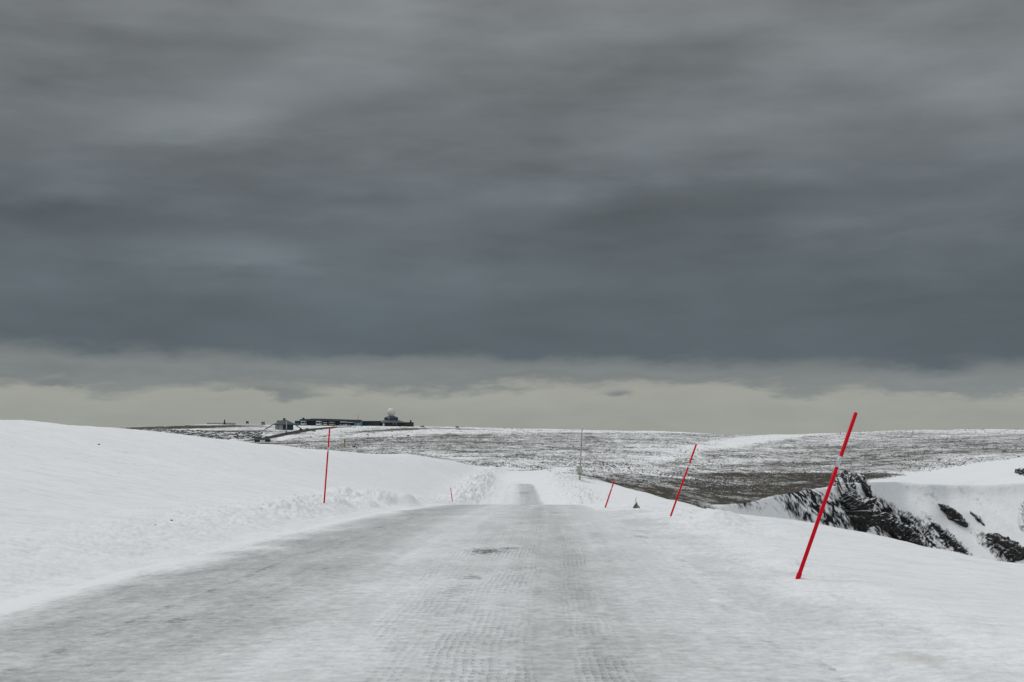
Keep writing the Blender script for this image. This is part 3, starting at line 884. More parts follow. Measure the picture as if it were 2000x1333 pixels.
def outcrop(label, spine, widths, seed, thick=0.8):
    """a craggy rib lying on the ravine wall; spine in photo bearings, widths in metres"""
    pts = [hit(x, y, 180.0, 420.0) for x, y in spine]
    base = pts[0].copy()
    nu, nv = 36 * len(spine), 56
    P = np.zeros((nu, nv + 1, 3))
    for i in range(nu):
        t = i / (nu - 1) * (len(pts) - 1)
        j = min(int(t), len(pts) - 2); f = t - j
        c = pts[j].lerp(pts[j + 1], f)
        tan = (pts[j + 1] - pts[j]).normalized()
        w = widths[j] * (1 - f) + widths[j + 1] * f
        e = min(i, nu - 1 - i) / (nu - 1) * 2
        w *= min(1.0, (e * 5) ** 0.6) if e > 0 else 0.0
        up = Vector((0, -0.62, 0.78))
        side = tan.cross(up).normalized(); up = side.cross(tan).normalized()
        for k in range(nv + 1):
            a = 2 * math.pi * (k % nv) / nv
            ridge = 0.80 + 0.55 * max(0.0, math.sin(a + 0.25)) ** 6
            dr = side * math.cos(a) + up * math.sin(a) * thick
            p = c + dr * w * ridge
            # beds dip down to the right; blocks break along them
            q = Vector((p.x * 0.75 + p.z * 0.55, p.y * 0.6, p.z * 0.9 - p.x * 0.55)) * 0.8 + Vector((seed * 13.1, seed * 7.7, 0))
            h = (mnoise.ridged_multi_fractal(q * 0.45, 0.9, 2.1, 6, 0.95, 2.0) - 1.1) * 0.42 + mnoise.fractal(q * 1.1, 0.7, 2.1, 6) * 0.38 + mnoise.turbulence(q * 2.6, 3, True) * 0.16 - 0.1
            P[i, k] = p + dr * w * h
    o = grid_mesh('rock_outcrop', P - np.array(base), m_rock, smooth=False)
    o.location = base
    tag(o, label, 'rock outcrop', 'dark rock outcrops in the ravine wall')
    return o


outcrop('biggest black crag directly right of the nearest red stake, rising to the ravine rim', [(1660, 938), (1645, 968), (1660, 1000), (1688, 1032)], [1.5, 3.0, 3.8, 2.8], 14, 1.0)
outcrop('short black pinnacle leaning against the top right of the biggest crag', [(1676, 936), (1686, 955), (1697, 974)], [1.0, 1.7, 1.0], 22, 1.0)
outcrop('long dark rib running down right from the foot of the biggest crag', [(1690, 1000), (1730, 1028), (1765, 1055), (1805, 1080)], [1.3, 2.2, 2.8, 2.2], 3, 0.9)
outcrop('narrow dark rib just right of the long rib, dropping behind the snow shoulder', [(1818, 1020), (1842, 1042), (1862, 1062), (1885, 1080)], [0.6, 1.0, 1.1, 0.9], 4, 0.8)
outcrop('isolated oval rock band high in the middle of the snow bowl', [(1832, 984), (1852, 1000), (1872, 1016), (1890, 1030)], [0.7, 1.4, 1.3, 0.8], 5, 0.9)
outcrop('thin short rib of rock upper right in the snow bowl', [(1895, 1000), (1908, 1012), (1924, 1028)], [0.4, 0.7, 0.4], 6, 0.8)
outcrop('lowest right rock mass where the bowl meets the near snow edge', [(1925, 1046), (1955, 1062), (1980, 1078), (2002, 1092)], [0.8, 1.8, 1.9, 1.5], 7, 0.9)
outcrop('small rock patch at the right frame edge above the cornice', [(1984, 922), (1996, 925), (2012, 930)], [0.7, 1.2, 1.2], 8, 0.8)

# ------------------------------------------------------------------ snow stakes
m_red, nr, br_ = new_mat('stake_red')
_o = nr.node('ShaderNodeTexCoord').outputs['Object']
nr.put(br_.inputs['Base Color'], nr.mix(nr.remap(nr.noise(nr.mapping(_o, (30, 30, 4)), 1.0, 5, 0.6), 0.35, 0.7), (0.74, 0.001, 0.016), (0.60, 0.002, 0.018)))
br_.inputs['Roughness'].default_value = 0.6
br_.inputs['Specular IOR Level'].default_value = 0.15
m_band = plain('reflective_band', (0.55, 0.56, 0.57), 0.4, 0.2, 30)


def stake(label, base, top, rad=0.02, f0=0.67, f1=0.735, sleeve=False):
    base, top = Vector(base), Vector(top)
    L = (top - base).length
    t = thing('snow_stake', label, 'snow stake', base, 0, 'red snow stakes along the road')
    t.rotation_euler = (top - base).to_track_quat('Z', 'Y').to_euler()
    b = MB(); b.tube((0, 0, -0.35), (0, 0, L - 0.012), rad, rad * 0.94, 16); b.tube((0, 0, L - 0.012), (0, 0, L), rad * 0.94, rad * 0.7, 16)
    b.build('pole', m_red, t, True)
    MB().tube((0, 0, L * f0), (0, 0, L * f1), rad * 1.10, rad * 1.10, 16).build('reflector_band', m_band, t, True)
    if sleeve:
        MB().rings([ngon(rad * 1.22, 14, -0.2), ngon(rad * 1.22, 14, 0.06), ngon(rad * 1.02, 14, 0.066)]).build('base_sleeve', m_red, t)
    return t


p = hit(1558, 1131); stake('nearest and tallest red snow stake, leaning right before the ravine', p, at(1672, 806, p.y), 0.0205, sleeve=True)
p = hit(1310, 1008); stake('red stake with white band leaning right beside the ploughed lumps, second along the right verge', p, at(1360, 868, p.y), 0.0215)
p = hit(1182, 992); stake('slim leaning red stake just left of the tuft of dry grass', p, at(1200, 938, p.y), 0.024)
x_, _ = view_ray(1122, 990); stake('short red stub barely showing over the road crest below the mast', (x_ * 90, 90, gz(x_ * 90, 90)), at(1122.4, 987, 90.0), 0.024)
p = hit(633, 983); stake('nearly upright red stake standing on the left snow bank', p, at(644, 835, p.y), 0.0215)
x_, _ = view_ray(884, 990); stake('short-looking red stake at the left road edge beyond the crest', (x_ * 100, 100, gz(x_ * 100, 100)), at(880, 953, 100.0), 0.028)

# ------------------------------------------------------------------ mast with cabinet
m_galv = plain('galvanised_steel', (0.33, 0.34, 0.34), 0.45, 0.15, 3, 0.5)
m_cab = plain('beige_cabinet_paint', (0.42, 0.42, 0.34), 0.5, 0.08, 3)
m_dark = plain('dark_metal', (0.03, 0.032, 0.035), 0.5)
m_white = plain('white_paint', (0.70, 0.71, 0.70), 0.45, 0.06)
a_, _ = view_ray(1132, 946)
mast = thing('mast', 'tall thin grey steel mast with a beige cabinet, right of the road', 'mast', (a_ * 200, 200, gz(a_ * 200, 200)))
topz = at(1137, 836, 200.0)
mh = topz.z - mast.location.z; mxx = topz.x - mast.location.x
MB().tube((0, 0, -0.5), (mxx * 0.45, 0, mh * 0.45), 0.10, 0.095, 14).tube((mxx * 0.45, 0, mh * 0.45), (mxx, 0, mh), 0.085, 0.07, 14).build('pole', m_galv, mast, True)
c = MB(); c.box(-0.33, 0.33, -0.42, -0.06, 0.95, 1.92, 0.02)
cab = c.build('cabinet', m_cab, mast)
MB().box(-0.36, 0.36, -0.46, -0.03, 1.925, 1.965).build('cabinet_lid', m_cab, cab)
MB().box(-0.25, -0.2, -0.445, -0.422, 1.36, 1.50).build('handle', m_dark, cab)
MB().box(-0.28, 0.28, -0.10, 0.10, 0.86, 0.945).build('bracket', m_dark, mast)
MB().tube((mxx, 0, mh), (mxx, 0, mh + 0.28), 0.075, 0.06, 12).build('sensor', m_white, mast, True)
MB().tube((mxx * .66, -0.1, mh * 0.655), (mxx * .66, -0.1, mh * 0.685), 0.07, 0.07, 10).build('clamp', m_dark, mast)

# thin rods beside the mast
m_rod = plain('grey_rod', (0.33, 0.33, 0.31), 0.6)
for i, (bx, by, tx, ty, lb) in enumerate([(1115, 944, 1118.5, 930, 'thin pale rod leaning in the snow, nearer the mast of the two'), (1105, 941, 1111, 929, 'thin pale rod leaning in the snow, farther left of the two')]):
    a_, _ = view_ray(bx, by); Yr = 196 + i * 6
    b0 = Vector((a_ * Yr, Yr, gz(a_ * Yr, Yr) - 0.2)); t0 = at(tx, ty, Yr)
    o = MB().tube((0, 0, 0), t0 - b0, 0.02, 0.015, 8).build('marker_rod', m_rod, None, True, b0)
    tag(o, lb, 'rod', 'thin rods near the mast')

# ------------------------------------------------------------------ dry tuft on the right bank
m_straw, nn, bb = new_mat('dry_grass')
_o = nn.node('ShaderNodeTexCoord').outputs['Object']
nn.put(bb.inputs['Base Color'], nn.ramp(nn.noise(_o, 9.0, 3), [(0.35, (0.07, 0.065, 0.05)), (0.48, (0.22, 0.20, 0.15)), (0.62, (0.42, 0.39, 0.29))]))
bb.inputs['Roughness'].default_value = 0.9


def tuft(label, p, w, h, nblade, seed):
    rnd = random.Random(seed)
    mb = MB()
    for i in range(nblade):
        a = rnd.uniform(0, 2 * math.pi); rr = w * 0.5 * math.sqrt(rnd.random())
        x, y = rr * math.cos(a), rr * math.sin(a)
        hh = h * (1 - 0.75 * rr / (w * 0.5)) * rnd.uniform(0.5, 1.0)
        tip = Vector((x * 0.45 + rnd.uniform(-.04, .04), y * 0.45, hh))
        mid = Vector((x * 1.15, y * 1.15, hh * 0.5))
        mb.tube((x, y, -0.1), mid, 0.008, 0.007, 4, False)
        mb.tube(mid, tip, 0.007, 0.002, 4)
    mb.tube((0.0, 0, 0), (-0.02, 0, h * 1.12), 0.012, 0.009, 6)
    mb.tube((-0.02, 0, h * 1.12), (0.03, 0, h * 1.35), 0.009, 0.003, 6)
    o = mb.build('dry_grass_tuft', m_straw, None, False, p)
    tag(o, label, 'grass tuft')


p = hit(1243, 993)
tuft('cone-shaped tuft of dry straw-coloured grass poking out of the right snow bank', p, 11 * p.y / FPX * 1.1, 16 * p.y / FPX, 150, 3)

# ------------------------------------------------------------------ plateau buildings
m_navy = plain('navy_cladding', (0.022, 0.032, 0.046), 0.55, 0.2, 0.5)
m_slate = plain('slate_roofing', (0.035, 0.058, 0.078), 0.5, 0.15, 0.6)
m_brown = plain('dark_stone_wall', (0.040, 0.038, 0.040), 0.8, 0.3, 1.2)
m_black = plain('dark_glass_and_shade', (0.008, 0.010, 0.014), 0.25, 0.2, 1.0)  # dark window glass; also colours in the shade inside the hall's portico
m_teal = plain('teal_paint', (0.03, 0.22, 0.27), 0.5, 0.12, 1.0)
m_redd = plain('dark_red_cladding', (0.12, 0.014, 0.020), 0.6, 0.15, 1.0)
m_pale = plain('pale_grey_panel', (0.36, 0.40, 0.41), 0.6, 0.1, 0.8)
m_glass = plain('pale_glazing', (0.30, 0.36, 0.38), 0.15, 0.25, 1.2)
m_radome = plain('radome_shell', (0.66, 0.65, 0.61), 0.5, 0.05, 0.5)

YH = 1085.0
K = YH / FPX
o0 = at(690, 832, YH); o0.z = gz(o0.x, o0.y + 8) - 0.6
hall = thing('visitor_hall', 'long low dark visitor hall with a white radome ball on its right end', 'building', o0)
X_ = lambda px: (px - 690) * K
_zb = o0.z
Z_ = lambda py: at(690, py, YH).z - _zb
MB().box(X_(590), X_(702), 0, 16, -3, Z_(822.3)).build('wing_wall', m_navy, hall)
MB().extrude_profile([(X_(586), Z_(822.2)), (X_(586), Z_(819.8)), (X_(590), Z_(818.8)), (X_(607), Z_(818.8)), (X_(608), Z_(818.0)), (X_(632), Z_(818.2)), (X_(703), Z_(820.6)), (X_(703), Z_(823.8)), (X_(640), Z_(822.6))], -2.2, 17).build('roof', m_slate, hall)
MB().box(X_(610), X_(692), -0.25, -0.05, 0.2, Z_(824.2)).build('portico_shade', m_black, hall)  # near-black sheet painted as the shade inside the open portico
for i in range(13):
    xx = X_(612 + i * 6.3)
    MB().box(xx - 0.16, xx + 0.16, -1.9, -1.6, -2, Z_(823.2)).build('column', m_brown, hall)
MB().box(X_(665), X_(678), -2.55, -2.28, Z_(825.4), Z_(824.0)).box(X_(678), X_(691), -2.50, -2.28, Z_(826.0), Z_(824.9)).build('fascia_sign', m_white, hall)
c = MB().box(X_(590) - 0.2, X_(592.6), 3, 5.5, Z_(820), Z_(816.6)); c.box(X_(589.4), X_(593), 2.8, 5.7, Z_(816.6) + .003, Z_(816.1)).build('chimney', m_brown, hall)
MB().box(X_(601), X_(609), -0.2, -0.02, Z_(830), Z_(825.5)).build('window', m_black, hall)
# entrance block
ent = MB().box(X_(694), X_(705), -4.5, 1.5, Z_(824.6), Z_(820.4)).build('entrance_canopy', m_redd, hall)
MB().box(X_(693), X_(697), -4.2, -0.3, -3, Z_(824.7)).build('entrance_pier', m_teal, hall)
MB().box(X_(704.2), X_(708.3), -4.2, -0.3, -3, Z_(823.7)).build('entrance_pier', m_teal, hall)
MB().box(X_(697.2), X_(704), -3.6, -3.4, -1, Z_(826.0)).build('entrance_door', m_glass, hall)
MB().tube((X_(699.6), -1, Z_(820.4)), (X_(699.6), -1, Z_(809)), 0.16, 0.05, 8).build('flag_mast', m_redd, hall)
# link and round pavilion
MB().box(X_(707), X_(742), 1.0, 15, -3, Z_(823.4)).build('link_wall', m_navy, hall)
MB().box(X_(705), X_(743), 0.2, 15.6, Z_(823.4) + 0.003, Z_(822.5)).build('link_roof', m_slate, hall)
MB().box(X_(712), X_(728), 0.8, 0.98, Z_(829.2), Z_(826.2)).build('link_window', m_black, hall)
cxp = X_(762); cyp = 9.0
r8 = math.pi / 8
MB().rings([ngon(27.5 * K, 8, -3, cxp, cyp, r8), ngon(27.5 * K, 8, Z_(826.0), cxp, cyp, r8)]).build('pavilion_wall', m_brown, hall)
MB().rings([ngon(32 * K, 8, Z_(826.2), cxp, cyp, r8), ngon(32 * K, 8, Z_(825.6), cxp, cyp, r8), ngon(14.2 * K, 8, Z_(820.3), cxp, cyp, r8)]).build('pavilion_roof', m_slate, hall)
MB().rings([ngon(14.2 * K, 8, Z_(820.6), cxp, cyp, r8), ngon(14.2 * K, 8, Z_(816.2), cxp, cyp, r8)]).build('drum', m_slate, hall)
MB().rings([ngon(15.0 * K, 8, Z_(816.4), cxp, cyp, r8), ngon(15.0 * K, 8, Z_(815.9), cxp, cyp, r8), ngon(6.6 * K, 8, Z_(812.6), cxp, cyp, r8)]).build('drum_roof', m_slate, hall)
prof = []
rb_ = 8.1 * K; zc_ = Z_(805.4)
rr_ = []
for i in range(0, 25):
    a = -0.92 + (math.pi / 2 + 0.92) * i / 24
    rr_.append(ngon(max(rb_ * math.cos(a), 0.02), 32, zc_ + rb_ * math.sin(a), cxp, cyp))
rr_.insert(0, ngon(5.6 * K, 32, Z_(813.2), cxp, cyp))
MB().rings(rr_).build('radome', m_radome, hall, True)
em = MB(); em.tube((X_(758.2), cyp - 14.2 * K * 0.924 - 0.10, Z_(818.0)), (X_(758.2), cyp - 14.2 * K * 0.924 + 0.15, Z_(818.0)), 0.42, 0.42, 14)
em.build('round_emblem', m_white, hall)
MB().box(X_(747.8), X_(751.0), cyp - 26.6 * K, cyp - 25.0 * K, -1, Z_(827.6)).build('pavilion_door', m_white, hall)
for xx in (757, 762, 767.5, 773):
    MB().box(X_(xx), X_(xx + (1.4 if xx > 765 else 2.4)), cyp - 25.75 * K, cyp - 25.2 * K, Z_(829.6), Z_(826.8)).build('pavilion_window', m_glass if xx > 765 else m_black, hall)
MB().box(X_(786), X_(805.4), 4, 14, -3, Z_(825.6)).build('annex_wall', m_brown, hall)
MB().box(X_(785), X_(806), 3.6, 14.4, Z_(825.6) + .003, Z_(825.0)).build('annex_roof', m_navy, hall)
MB().box(X_(799.2), X_(801.9), 6, 8.6, Z_(825.1), Z_(821.0)).build('chimney', m_brown, hall)

# ticket pavilion with tent roof
m_dteal = plain('dark_teal_wall', (0.018, 0.060, 0.075), 0.6)
YP = 890.0; KP = YP / FPX
o0 = at(552, 839, YP); o0.z = gz(o0.x, o0.y) - 0.1
pav = thing('ticket_pavilion', 'teal hut under a grey tent roof with slanting props, left of the visitor hall', 'building', o0)
ZP = lambda py: at(552, py, YP).z - o0.z
MB().rings([ngon(18 * KP, 6, -1.0, 0, 6, 0), ngon(18 * KP, 6, ZP(829.6), 0, 6, 0)]).build('wall', m_dteal, pav)
hx = 18 * KP
fy = 6 - hx * math.sin(R(60))
MB().box(-hx * 0.47, -0.05, fy - 0.14, fy - 0.02, 0.15, ZP(830.6)).build('pale_panel', m_pale, pav)
MB().box(0.9, hx * 0.27, fy - 0.14, fy - 0.02, 0.15, ZP(831)).build('window', m_black, pav)
MB().box(hx * 0.33, hx * 0.46, fy - 0.14, fy - 0.02, 0.15, ZP(831)).build('window', m_glass, pav)
for s in (-1, 1):
    pn = MB().box(-hx * 0.40, hx * 0.40, -0.14, -0.02, 0.2, ZP(831)).build('side_panel', m_pale if s < 0 else m_dteal, pav)
    a = R(60) * s
    pn.location = (s * hx * 0.866 * math.sin(R(60)), 6 - hx * 0.866 * math.cos(R(60)), 0)
    pn.rotation_euler = (0, 0, a)
m_tent = plain('grey_shingles', (0.050, 0.058, 0.062), 0.75, 0.3, 1.5)
MB().rings([ngon(24 * KP, 6, ZP(830.4), 0, 6, 0), ngon(24 * KP, 6, ZP(829.4), 0, 6, 0), ngon(12.5 * KP, 6, ZP(824.0), 0, 6, 0), ngon(1.6 * KP, 6, ZP(819.2), 0, 6, 0)]).build('tent_roof', m_tent, pav)
MB().box(-0.55, 0.55, 5.4, 6.6, ZP(819.6), ZP(817.4)).box(-0.75, 0.75, 5.2, 6.8, ZP(817.4) + .003, ZP(816.8)).build('roof_vent', m_brown, pav)
for s, ex_, ey_ in ((-1, -36, 838.4), (1, 33, 837.2)):
    MB().tube((s * 22 * KP, 5, ZP(830)), (ex_ * KP, 5, ZP(ey_)), 0.28, 0.28, 6).build('slanting_prop', m_dark, pav)
    MB().box(ex_ * KP - 0.5, ex_ * KP + 0.5, 4.5, 5.5, ZP(ey_) - 2.5, ZP(ey_) + 0.2).build('prop_foot', m_brown, pav)
MB().box(-15.5 * KP, -9 * KP, 9, 12, ZP(830), ZP(821.4)).build('rear_box', m_navy, pav)

# white pole with red foot
a_ = at(559, 844, 850.0); a_.z = gz(a_.x, a_.y)
fp = thing('barrier_pole', 'upright white pole with a red foot beside the access road', 'pole', a_)
hp = at(559.5, 823, 850.0).z - a_.z
MB().tube((0, 0, 1.2), (0.1, 0, hp), 0.14, 0.10, 10).build('pole', m_white, fp, True)
m_or = plain('orange_red_paint', (0.42, 0.055, 0.03), 0.5)
MB().box(-0.42, 0.42, -0.4, 0.4, -0.4, 1.5, 0.06).build('foot', m_or, fp)

# two little toll booths
def booth(px, lab):
    p_ = at(px, 863, 760.0); p_.z = gz(p_.x, p_.y) - 0.1
    t = thing('toll_booth', lab, 'toll booth', p_, 0, 'pair of toll booths')
    return t


b0 = booth(502.5, 'dark glazed toll booth, left one of the pair below the tent-roofed hut')
k = 760.0 / FPX
w2 = 4.7 * k; hB = 11.0 * k
MB().box(-w2, w2, -1.2, 1.2, -1.0, hB * 0.40).build('base_panel', m_brown, b0)
MB().box(-w2 - 0.12, w2 + 0.12, -1.35, 1.35, hB * 0.86, hB).build('roof', m_dark, b0)
for i in range(5):
    xx = -w2 + 2 * w2 * i / 4
    MB().box(xx - 0.09, xx + 0.09, -1.18, -1.0, hB * 0.40 + .003, hB * 0.86 - .003).build('post', m_dark, b0)
MB().box(-w2 + .12, w2 - .12, -0.9, -0.84, hB * 0.40 + .003, hB * 0.86 - .003).build('glazing', m_glass, b0)
b1 = copy_tree(b0)
b1['label'] = 'dark glazed toll booth with a snow heap at its foot, right one of the pair'
p_ = at(523, 863, 760.0); b1.location = (p_.x, p_.y, gz(p_.x, p_.y) - 0.1)

# yellow post and thin dark post on the moor
m_yel = plain('yellow_paint', (0.42, 0.30, 0.02), 0.5, 0.15, 2)
p = hit(673, 872, 420.0)
k = p.y / FPX
yp = thing('yellow_marker', 'bright yellow post with a wider plate on top, alone on the moor', 'marker post', p)
MB().box(-1.1 * k, 1.1 * k, -0.1, 0.1, -0.4, 8 * k).build('post', m_yel, yp)
MB().box(-1.3 * k, 1.9 * k, -0.16, -0.105, 7.2 * k, 13.8 * k).build('plate', m_yel, yp)
p = hit(797, 885.5, 320.0)
k = p.y / FPX
o = MB().tube((0, 0, -0.3), (0, 0, 17 * k), 0.045, 0.035, 8).tube((0, 0, 15.5 * k), (0, 0, 16.2 * k), 0.08, 0.08, 8).build('marker_post', m_dark, None, True, p)
tag(o, 'thin dark upright post on the moor just above the left snow crest', 'marker post')

# ------------------------------------------------------------------ vehicles on the forecourt
m_tyre = plain('tyre', (0.015, 0.015, 0.016), 0.8)
m_lamp = plain('lamp_glass', (0.6, 0.6, 0.55), 0.2)


def bus(name, label, loc, body, w=2.55, h=3.4, L=11.0, cat='bus', group=None, rz=0.0):
    t = thing(name, label, cat, loc, rz, group)
    c = MB(); c.box(-w / 2, w / 2, 0, L, 0.35, h, 0.16); c.build('body', body, t)
    MB().box(-w / 2 + .12, w / 2 - .12, -0.03, 0.05, h * 0.48, h * 0.84).build('windscreen', m_black, t)
    for s in (-1, 1):
        MB().box(s * w / 2 - .02, s * w / 2 + .02, 1.2, L - .6, h * 0.52, h * 0.84).build('side_window', m_black, t)
        MB().box(s * (w / 2 - .32) - .16, s * (w / 2 - .32) + .16, -0.035, 0.02, 0.72, 0.95).build('headlight', m_lamp, t)
        for yy in (1.8, L - 2.4):
            MB().tube((s * (w / 2 - .30), yy, 0.45), (s * (w / 2 - .02), yy, 0.45), 0.45, 0.45, 14).build('wheel', m_tyre, t)
    MB().box(-w / 2 + .05, w / 2 - .05, -0.10, 0.02, 0.30, 0.52).build('bumper', m_dark, t)
    return t


def car(name, label, loc, body, w=1.8, h=1.5, L=4.3, group=None, rz=0.0):
    t = thing(name, label, 'car', loc, rz, group)
    lo_ = [(-w / 2, 0.28), (w / 2, 0.28), (w / 2, h * 0.58), (-w / 2, h * 0.58)]
    c = MB(); c.box(-w / 2, w / 2, 0, L, 0.28, h * 0.6, 0.14); c.build('body', body, t)
    z0 = h * 0.6 - 0.03
    ring = lambda x, y0, y1, z: [(-x, y0, z), (x, y0, z), (x, y1, z), (-x, y1, z)]
    MB().rings([ring(w / 2 - .08, 0.95, L - .5, z0), ring(w / 2 - .26, 1.7, L - 1.1, h)]).build('cabin', m_black, t)
    MB().rings([ring(w / 2 - .26, 1.68, L - 1.08, h + .003), ring(w / 2 - .30, 1.75, L - 1.15, h + .05)]).build('roof', body, t)
    for s in (-1, 1):
        MB().box(s * (w / 2 - .28) - .16, s * (w / 2 - .28) + .16, -0.03, 0.03, h * 0.40, h * 0.52).build('headlight', m_lamp, t)
        for yy in (0.8, L - .8):
            MB().tube((s * (w / 2 - .2), yy, 0.32), (s * (w / 2 + .01), yy, 0.32), 0.32, 0.32, 14).build('wheel', m_tyre, t)
    return t


m_bluw = plain('pale_blue_white_paint', (0.52, 0.56, 0.58), 0.35, 0.05)
m_tealp = plain('blue_green_bus_paint', (0.06, 0.14, 0.16), 0.4, 0.1)
m_silv = plain('silver_paint', (0.35, 0.36, 0.37), 0.35, 0.06)


def spot(px, Y):
    a, _ = view_ray(px, 830)
    return (a * Y, Y, gz(a * Y, Y))


BG = 'coaches parked by the visitor hall'
bus('coach', 'dark green coach standing farthest left by the hall', spot(579.5, 1072), m_tealp, 3.0, 3.6, group=BG)
bus('coach', 'white coach with dark windscreen at the hall left corner', spot(591.5, 1068), m_bluw, 2.6, 3.4, group=BG)
bus('coach', 'tall white coach between the hall corner and the white van', spot(621, 1062), m_white, 2.9, 3.5, group=BG)
bus('coach', 'grey-white coach right of the white van', spot(646.5, 1062), m_silv, 2.9, 3.1, group=BG)
bus('van', 'small white box van between two coaches', spot(634, 1066), m_white, 2.3, 2.5, 5.6, 'van')
car('parked_car', 'yellow car standing at the front of the forecourt', spot(657, 1050), m_yel, 1.9, 1.5, rz=0.9)
CG = 'small cars parked under the hall roof'
for px, lab, mm in ((665, 'silver car next right of the yellow car', m_silv), (671, 'pale car in the middle of the row under the white sign', m_bluw), (676, 'white car last but one before the turquoise entrance', m_white), (681.5, 'dark car nearest the turquoise entrance', m_navy)):
    car('parked_car', lab, spot(px, 1068), mm, group=CG)

# ------------------------------------------------------------------ small things on the plateau skyline
def sky_spot(px, Y):
    a, _ = view_ray(px, 830)
    return Vector((a * Y, Y, gz(a * Y, Y)))


KS = 1090 / FPX
p = sky_spot(438.5, 1090)
t = thing('monument', 'small dark pillar monument on the left skyline', 'monument', p)
MB().box(-1.1, 1.1, -1.1, 1.1, -0.6, 0.8).build('plinth', m_brown, t)
MB().rings([ngon(0.7, 6, 0.8), ngon(0.42, 6, 3.6), ngon(0.1, 6, 4.0)]).build('pillar', m_dark, t)
p = sky_spot(432, 1098)
o = MB().box(-11, 11, -0.3, 0.3, -1.5, 1.1).box(-11.1, 11.1, -0.4, 0.4, 1.103, 1.25).build('low_wall', m_pale, None, False, p)
tag(o, 'low pale wall behind the pillar monument on the left skyline', 'wall')
p = sky_spot(483, 1085)
t = thing('info_board', 'dark reddish board on two legs standing on the left skyline', 'sign board', p)
MB().box(-1.0, 1.0, -0.1, 0.1, 0.9, 2.6).build('panel', m_redd, t)
for s in (-1, 1): MB().box(s * 0.8 - .1, s * 0.8 + .1, -0.08, 0.08, -0.5, 0.897).build('leg', m_dark, t)
p = sky_spot(514, 1085)
t = thing('shelter', 'small open shelter with a dark flat roof on the skyline left of the tent-roofed hut', 'shelter', p)
MB().box(-1.3, 1.3, -0.8, 0.8, 1.95, 2.3).build('roof', m_dark, t)
for s in (-1, 1): MB().box(s * 1.1 - .12, s * 1.1 + .12, -0.6, -0.35, -0.5, 1.947).build('post', m_dark, t)
MB().box(-1.2, 1.2, 0.45, 0.6, -0.5, 1.947).build('back_panel', m_pale, t)

# boulders
m_bould = mat_rock('boulder_rock', (0.02, 0.02, 0.021), (0.09, 0.085, 0.08), 0.86, 0.1)


def boulder_bm(bm, c, s, seed):
    ret = bmesh.ops.create_icosphere(bm, subdivisions=2, radius=1.0)
    q0 = Vector((seed * 3.7, seed * 1.3, seed * 2.1))
    sc = Vector((s * (0.8 + 0.5 * ((seed * 37) % 10) / 10), s * 0.8, s * 0.62))
    for v in ret['verts']:
        d = v.co.normalized()
        f = 1 + 0.38 * mnoise.noise(d * 1.3 + q0) + 0.18 * mnoise.noise(d * 3.1 + q0)
        v.co = Vector((d.x * sc.x * f, d.y * sc.y * f, d.z * sc.z * f)) + c


BOULD = [(825, 832.5, 1.3, 'dark boulder on the skyline nearest the hall right end'), (893, 835.5, 1.6, 'flat dark boulder on the skyline farther right of the hall'),
         (1000, 838.2, 0.7, 'tiny dark stone on the skyline left of the mast top'), (600, 838.8, 1.0, 'dark boulder beside the access road bend, biggest of its row'),
         (591, 840.0, 0.7, 'small dark stone in the middle of the row by the access road'), (586, 840.3, 0.6, 'small dark stone at the left end of the row by the access road'),
         (613, 843.0, 0.9, 'dark stone below the access road'), (608, 854.5, 0.6, 'lone dark stone on the snow left of the upright red stake'),
         (635, 853.5, 0.7, 'dark stone on the snow just left of the upright red stake top'), (718, 850.0, 0.8, 'dark stone on the snow below the turquoise entrance'),
         (797, 852.0, 0.8, 'dark stone at the snow and moor border below the radome'), (691, 873.5, 0.7, 'dark stone on the moor right of the yellow post'),
         (822, 864.5, 0.6, 'dark stone out on the moor right of the thin dark post')]
for i, (px, py, s, lab) in enumerate(BOULD):
    if py < 839.5 and px != 600:
        q = sky_spot(px, 1080)
    else:
        q = hit(px, py, 420.0)
    bm = bmesh.new(); boulder_bm(bm, Vector((0, 0, 0.25 * s)), s, i + 1)
    mb = MB(); mb.bm.free(); mb.bm = bm
    o = mb.build('boulder', m_bould, None, False, q)
    tag(o, lab, 'boulder', 'dark boulders on the plateau')

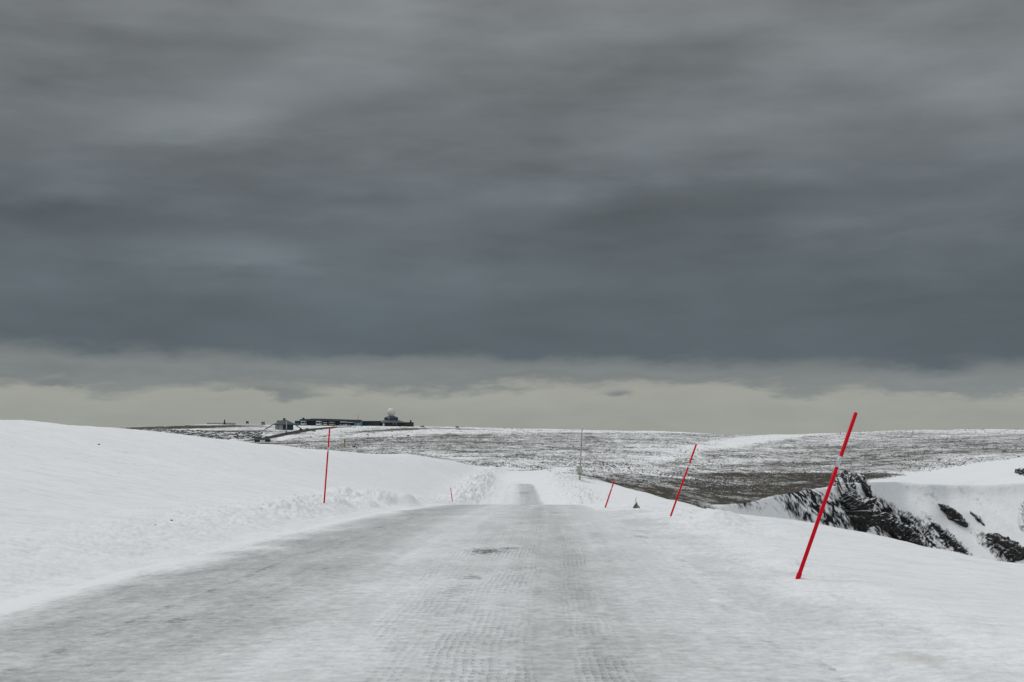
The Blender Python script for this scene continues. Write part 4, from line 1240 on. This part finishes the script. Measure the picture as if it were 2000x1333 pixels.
# stones and tussocks breaking the snow all over the moor: far past counting, one object
def moor_stones():
    rs = np.random.RandomState(3)
    N = 240000
    px = rs.uniform(560, 2060, N)
    r = np.exp(rs.uniform(np.log(255), np.log(1120), N))
    th = np.arctan((px - 1000) / FPX)
    X, Y = r * np.sin(th), r * np.cos(th)
    Z = ground_z(X, Y)
    py = HORIZON - FPX * (Z - CAM_Z) / r
    cov = COVER(px, py, r)
    clump = fbm(X * 0.05, Y * 0.02, 4, 111, 0.65)
    keep = rs.rand(N) < np.clip(0.60 * (0.92 - cov) + 1.0 * clump, 0.0, 1.0) * sstep(0.98, 0.72, cov)
    keep &= (r > rim_r(px) + 3)
    keep &= r > 300 - 90 * sstep(1100, 1300, px)
    X, Y, Z, r = X[keep], Y[keep], Z[keep], r[keep]
    n = len(X)
    s = rs.uniform(0.06, 0.21, n) * np.interp(r, [200, 600, 1100], [0.75, 1.0, 1.25]) * (1 + (rs.rand(n) < 0.03) * 1.1)
    w = s * rs.uniform(1.0, 2.6, n)
    k = 5
    V = np.empty((n, k + 1, 3))
    for i in range(k):
        a = 2 * np.pi * (i + rs.uniform(-.3, .3, n)) / k
        V[:, i, 0] = X + w * np.cos(a); V[:, i, 1] = Y + w * np.sin(a) * 0.8; V[:, i, 2] = Z - 0.10
    V[:, k, 0] = X + rs.uniform(-.3, .3, n) * w; V[:, k, 1] = Y + rs.uniform(-.3, .3, n) * w; V[:, k, 2] = Z + s
    b = (np.arange(n) * (k + 1))[:, None]
    F = np.concatenate([np.stack([b[:, 0] + i, b[:, 0] + (i + 1) % k, b[:, 0] + k], -1) for i in range(k)])
    me = bpy.data.meshes.new('moor_stones')
    me.vertices.add(n * (k + 1)); me.vertices.foreach_set('co', V.reshape(-1).astype(np.float32))
    me.loops.add(len(F) * 3); me.polygons.add(len(F))
    me.loops.foreach_set('vertex_index', F.reshape(-1).astype(np.int32))
    me.polygons.foreach_set('loop_start', (np.arange(len(F)) * 3).astype(np.int32))
    me.update(calc_edges=True)
    me.materials.append(mat_rock('moor_stone', (0.028, 0.027, 0.024), (0.11, 0.105, 0.095), 0.95, 0.12))
    o = link(bpy.data.objects.new('moor_stones', me))
    o['kind'] = 'stuff'; o['label'] = 'dark stones and tussocks poking through thin snow over the moor'; o['category'] = 'stones'


moor_stones()

for i, (px, py, sz, lab) in enumerate([(193, 869, 0.04, 'tiny dark stone lying high on the smooth left snow slope'), (335, 1017.5, 0.02, 'dark pebble on the left snow bank, nearer the upright stake of two'), (303, 1026, 0.017, 'dark pebble on the left snow bank, farther left of two')]):
    q = hit(px, py)
    mb = MB(); boulder_bm(mb.bm, Vector((0, 0, 0.25 * sz)), sz, i + 31)
    o = mb.build('stone', m_bould, None, False, q)
    tag(o, lab, 'stone')

# rubble fill slope at the left
rnd = random.Random(5)
mb = MB()
for i in range(620):
    px = rnd.uniform(225, 512); f = rnd.random()
    top = np.interp(px, [225, 300, 400, 510], [838, 839.5, 841.5, 844]); bot = np.interp(px, [225, 300, 400, 512], [841, 850, 862, 856])
    q = hit(px, top + (bot - top) * f, 420.0)
    boulder_bm(mb.bm, q + Vector((0, 0, 0.1)), rnd.uniform(0.35, 1.05), i * 0.37 + 1)
o = mb.build('rubble_slope', m_bould)
o['kind'] = 'stuff'; o['label'] = 'bank of dark snow-dusted rubble at the left edge of the plateau'; o['category'] = 'rubble'
